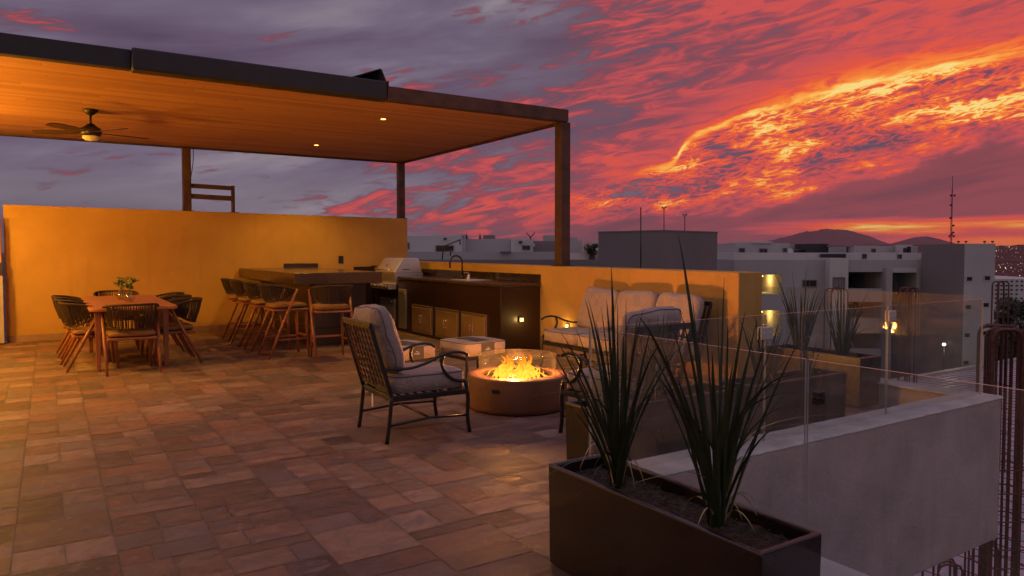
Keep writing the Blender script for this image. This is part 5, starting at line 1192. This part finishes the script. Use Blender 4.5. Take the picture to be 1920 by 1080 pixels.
# ---- hills with the lit town on their slopes
def ridge(name, pts, D, depth, mt, seed, base=GZ, rough=1.0, front=0.55):
    """ridge through sky-line pixels at distance D, sloping down towards and away from the terrace"""
    vs = []; xs = []; n = 320; x0, x1 = pts[0][0], pts[-1][0]; rows = 16
    def top(px):
        for (a, ya), (c, yc) in zip(pts, pts[1:]):
            if a <= px <= c: f = (px-a)/(c-a); return ya+(yc-ya)*f
        return pts[-1][1]
    for i in range(n+1):
        px = x0+(x1-x0)*i/n; ht = (470-top(px))*D/1356+1.4-base
        ht += rough*D/1356*(3.0*mnoise.noise(Vector((px*0.05, seed, 0)))+2.0*mnoise.noise(Vector((px*0.14, seed, 3)))+1.3*mnoise.noise(Vector((px*0.5, seed, 7))))
        for j in range(rows+1):
            f = -1+2*j/rows; dd = f*depth*(front if f < 0 else 1.0)
            g = (1-abs(f))**(0.9) if f < 0 else 1-abs(f)
            nz = 1+0.25*mnoise.noise(Vector((px*0.03, f*4, seed)))*(1-g)*1.5
            q = FW*(D+dd)+RT*((px-960)*(D)/1356); vs.append((q.x, q.y, base-2+(max(ht, 0)+2)*g*nz))
    fs = [(i*(rows+1)+j, (i+1)*(rows+1)+j, (i+1)*(rows+1)+j+1, i*(rows+1)+j+1) for i in range(n) for j in range(rows)]
    b = MB(); b.add(vs, fs, 0, True); o = b.build(name, mt); tag(o, kind='structure'); return o
ridge('mountains', [(1300, 472), (1380, 465), (1410, 456), (1445, 451), (1485, 441), (1520, 433), (1545, 429), (1562, 430), (1580, 430), (1612, 437), (1642, 449), (1665, 461), (1690, 459), (1712, 446), (1730, 442), (1762, 449), (1800, 461), (1860, 466), (1930, 468), (2100, 472)], 5200, 900, M['hill2'], 2.2, rough=0.8)
def slope_z(D, px):
    f = min(1.0, max(0.0, (D-260)/1240)); return -14.0+(26.0+5.0*mnoise.noise(Vector((px*0.012, 4.0, 0))))*f**1.55+1.2*f*mnoise.noise(Vector((px*0.03, D*0.004, 1)))*4
b = MB(); n = 90; vs = []; m_ = 26
for i in range(n+1):
    px = 1450+780*i/n
    for j in range(m_+1):
        D = 200+1300*j/m_; q = FW*D+RT*((px-960)*D/1356); vs.append((q.x, q.y, slope_z(D, px)))
b.add(vs, [(i*(m_+1)+j, (i+1)*(m_+1)+j, (i+1)*(m_+1)+j+1, i*(m_+1)+j+1) for i in range(n) for j in range(m_)], 0, True); tag(b.build('hills', M['hill']), kind='structure')
rnd = random.Random(31); b = MB()
for k in range(420):
    px = rnd.uniform(1700, 2100); D = 330+1050*rnd.random()**1.3
    if rnd.random() < 0.40: D = rnd.gauss(450, 22) if rnd.random() < 0.6 else rnd.gauss(560, 25)
    s = D/1356*rnd.choice([0.25, 0.3, 0.4, 0.5, 0.9]); q = FW*D+RT*((px-960)*D/1356); q = Vector((q.x, q.y, slope_z(D, px)+rnd.uniform(1.0, 2.5)))
    b.add([q+Vector(v)*s for v in ((1,0,0), (-1,0,0), (0,1,0), (0,-1,0), (0,0,1), (0,0,-1))], [(0,2,4), (2,1,4), (1,3,4), (3,0,4), (2,0,5), (1,2,5), (3,1,5), (0,3,5)])
tag(b.build('city_lights', M['city_glow']), kind='stuff')

# =================================================================== BUILDING SITE NEXT DOOR
DZ = -3.0
dk = thing('metal_deck', 'ribbed pale metal decking of the unfinished floor below on the right', 'decking', (18, 8, DZ))
b = MB(); y = -3.6; vs = []
while y < 5.25:
    b.prism([(y, -0.05), (y+0.03, 0.0), (y+0.15, 0.0), (y+0.18, -0.05)], 'x', -8.2, 16.0); b.prism([(y+0.181, -0.05), (y+0.299, -0.05), (y+0.299, -0.06), (y+0.181, -0.06)], 'x', -8.2, 16.0); y += 0.30
b.build('sheet', M['deckmetal'], dk)
b = MB(); b.box(-8.25, 16.05, 5.26, 5.45, -0.35, 0.10); b.build('edge_beam', M['cement'], dk)
b = MB(); x = -8
while x < 16: b.tube([(x, -3.5, 0.03), (x, 5.2, 0.03)], 0.008, 4, caps=False); x += 0.45
b.build('mesh_bars', M['rebar'], dk)
b = MB(); b.box(4.6, 60, -12, 8.2, DZ-0.9, DZ-0.62); tag(b.build('lower_floor', M['rubble']), kind='structure')
rnd = random.Random(8)
for k in range(9):
    x = rnd.uniform(5.4, 8.6); y = rnd.uniform(0.4, 3.4); a = rnd.uniform(-0.5, 0.9); l_ = rnd.uniform(0.8, 1.6)
    t = thing('timber_plank', ['grey plank', 'thin plank', 'broad plank', 'short plank', 'pale plank', 'dark plank', 'worn plank', 'split plank', 'loose plank'][k] + ' lying on the building site floor below the parapet box', 'plank', (x, y, DZ-0.56+0.05*k), a, 'loose planks on the building site')
    b = MB(); b.box(-l_, l_, -0.05-0.01*(k % 4), 0.05+0.01*(k % 3), -0.02, 0.02); b.build('board', M['timber'], t)
def rebar_cage(label, px, D, nbar, wpx, top, r, depth=0.3, seed=0, zb=DZ-0.6, ties=5):
    c = at(px, top, D); s = D/1356; rnd = random.Random(seed); w = wpx*s; H_ = c.z-zb
    t = thing('rebar_cage', label, 'rebar', (c.x, c.y, zb), -YAW, 'rebar cages of the unfinished columns')
    for k in range(nbar):
        f = k/(max(1, nbar-1)); y = -depth/2+depth*f; x0 = -w/2+rnd.uniform(0, 0.22)*w*(1-abs(2*f-1))+0.07*w*(k % 3); x1 = w/2-rnd.uniform(0, 0.2)*w-0.09*w*((k+1) % 3); cr = min(0.10, (x1-x0)*0.3); h_ = H_-rnd.uniform(0, 0.035)*1
        pts = [(x0+rnd.uniform(-.01, .01), y, 0), (x0, y, h_*0.5), (x0, y, h_-cr), (x0+cr*0.3, y, h_-cr*0.3), (x0+cr, y, h_), (x1-cr, y, h_), (x1-cr*0.3, y, h_-cr*0.3), (x1, y, h_-cr), (x1, y, h_*0.5), (x1+rnd.uniform(-.01, .01), y, 0)]
        b = MB(); b.tube(pts, r, 6, up=(0, 1, 0)); b.build('bar', M['rebar'], t)
    b = MB()
    for k in range(ties):
        z = H_*(0.06+0.6*(k+rnd.uniform(-0.3, 0.3))/ties)
        for a_, c_ in [((-w/2, -depth/2), (w/2, -depth/2)), ((w/2, -depth/2), (w/2, depth/2)), ((w/2, depth/2), (-w/2, depth/2)), ((-w/2, depth/2), (-w/2, -depth/2))]: b.tube([(*a_, z), (*c_, z)], r*0.55, 5)
    b.build('tie', M['rebar'], t)
rebar_cage('large nearest bundle of rusty bent rebar hooks at the right edge', 1881, 8.3, 9, 76, 611, 0.0155, 0.34, 1, ties=9)
rebar_cage('tall thin rebar hoops rising behind the nearest bundle at the right edge', 1878, 14.5, 3, 26, 527, 0.016, 0.25, 2)
rebar_cage('rusty rebar hooks seen through the glass in front of the balcony building, right', 1706, 13.0, 5, 26, 537, 0.012, 0.3, 3)
rebar_cage('rusty rebar hooks behind the right plant of the far planter', 1570, 14.0, 4, 34, 539, 0.011, 0.3, 4)
rebar_cage('short rusty rebar cage below the parapet box at the lower right', 1845, 8.8, 5, 46, 1010, 0.014, 0.3, 5, ties=3)
rebar_cage('low rusty rebar cage near the planks below the parapet box', 1775, 8.2, 4, 60, 1045, 0.014, 0.3, 6, ties=2)
# cold street lamp seen through the glass
p = at(1770, 646, 26.6); t = thing('street_lamp', 'small bright greenish-white lamp glowing at the foot of the corner block', 'street lamp', tuple(p))
b = MB(); b.tube([(0, 0, -1.6), (0, 0, 0.0)], 0.03, 6); b.build('pole', M['dark'], t)
b = MB(); b.lathe([(0, -0.055), (0.05, -0.02), (0.055, 0.02), (0, 0.055)], 14); b.build('globe', M['white_glow'], t)
point_light('street_light', (-0.1, -0.25, 0.1), 14, (0.85, 1.0, 0.62), 0.08, t)

# ------------------------------------------------------------------ evening haze
def build_haze():
    b = MB(); b.box(-6900, 6900, -6900, 6900, GZ-1.5, 190.0)
    m = bpy.data.materials.new('haze'); m.use_nodes = True; t = m.node_tree; t.nodes.clear()
    o = t.nodes.new('ShaderNodeOutputMaterial'); v = t.nodes.new('ShaderNodeVolumePrincipled')
    v.inputs['Color'].default_value = (0.86, 0.60, 0.64, 1); v.inputs['Density'].default_value = 0.00007; v.inputs['Anisotropy'].default_value = 0.3
    t.links.new(v.outputs[0], o.inputs['Volume']); tag(b.build('haze', m), kind='stuff')
build_haze()
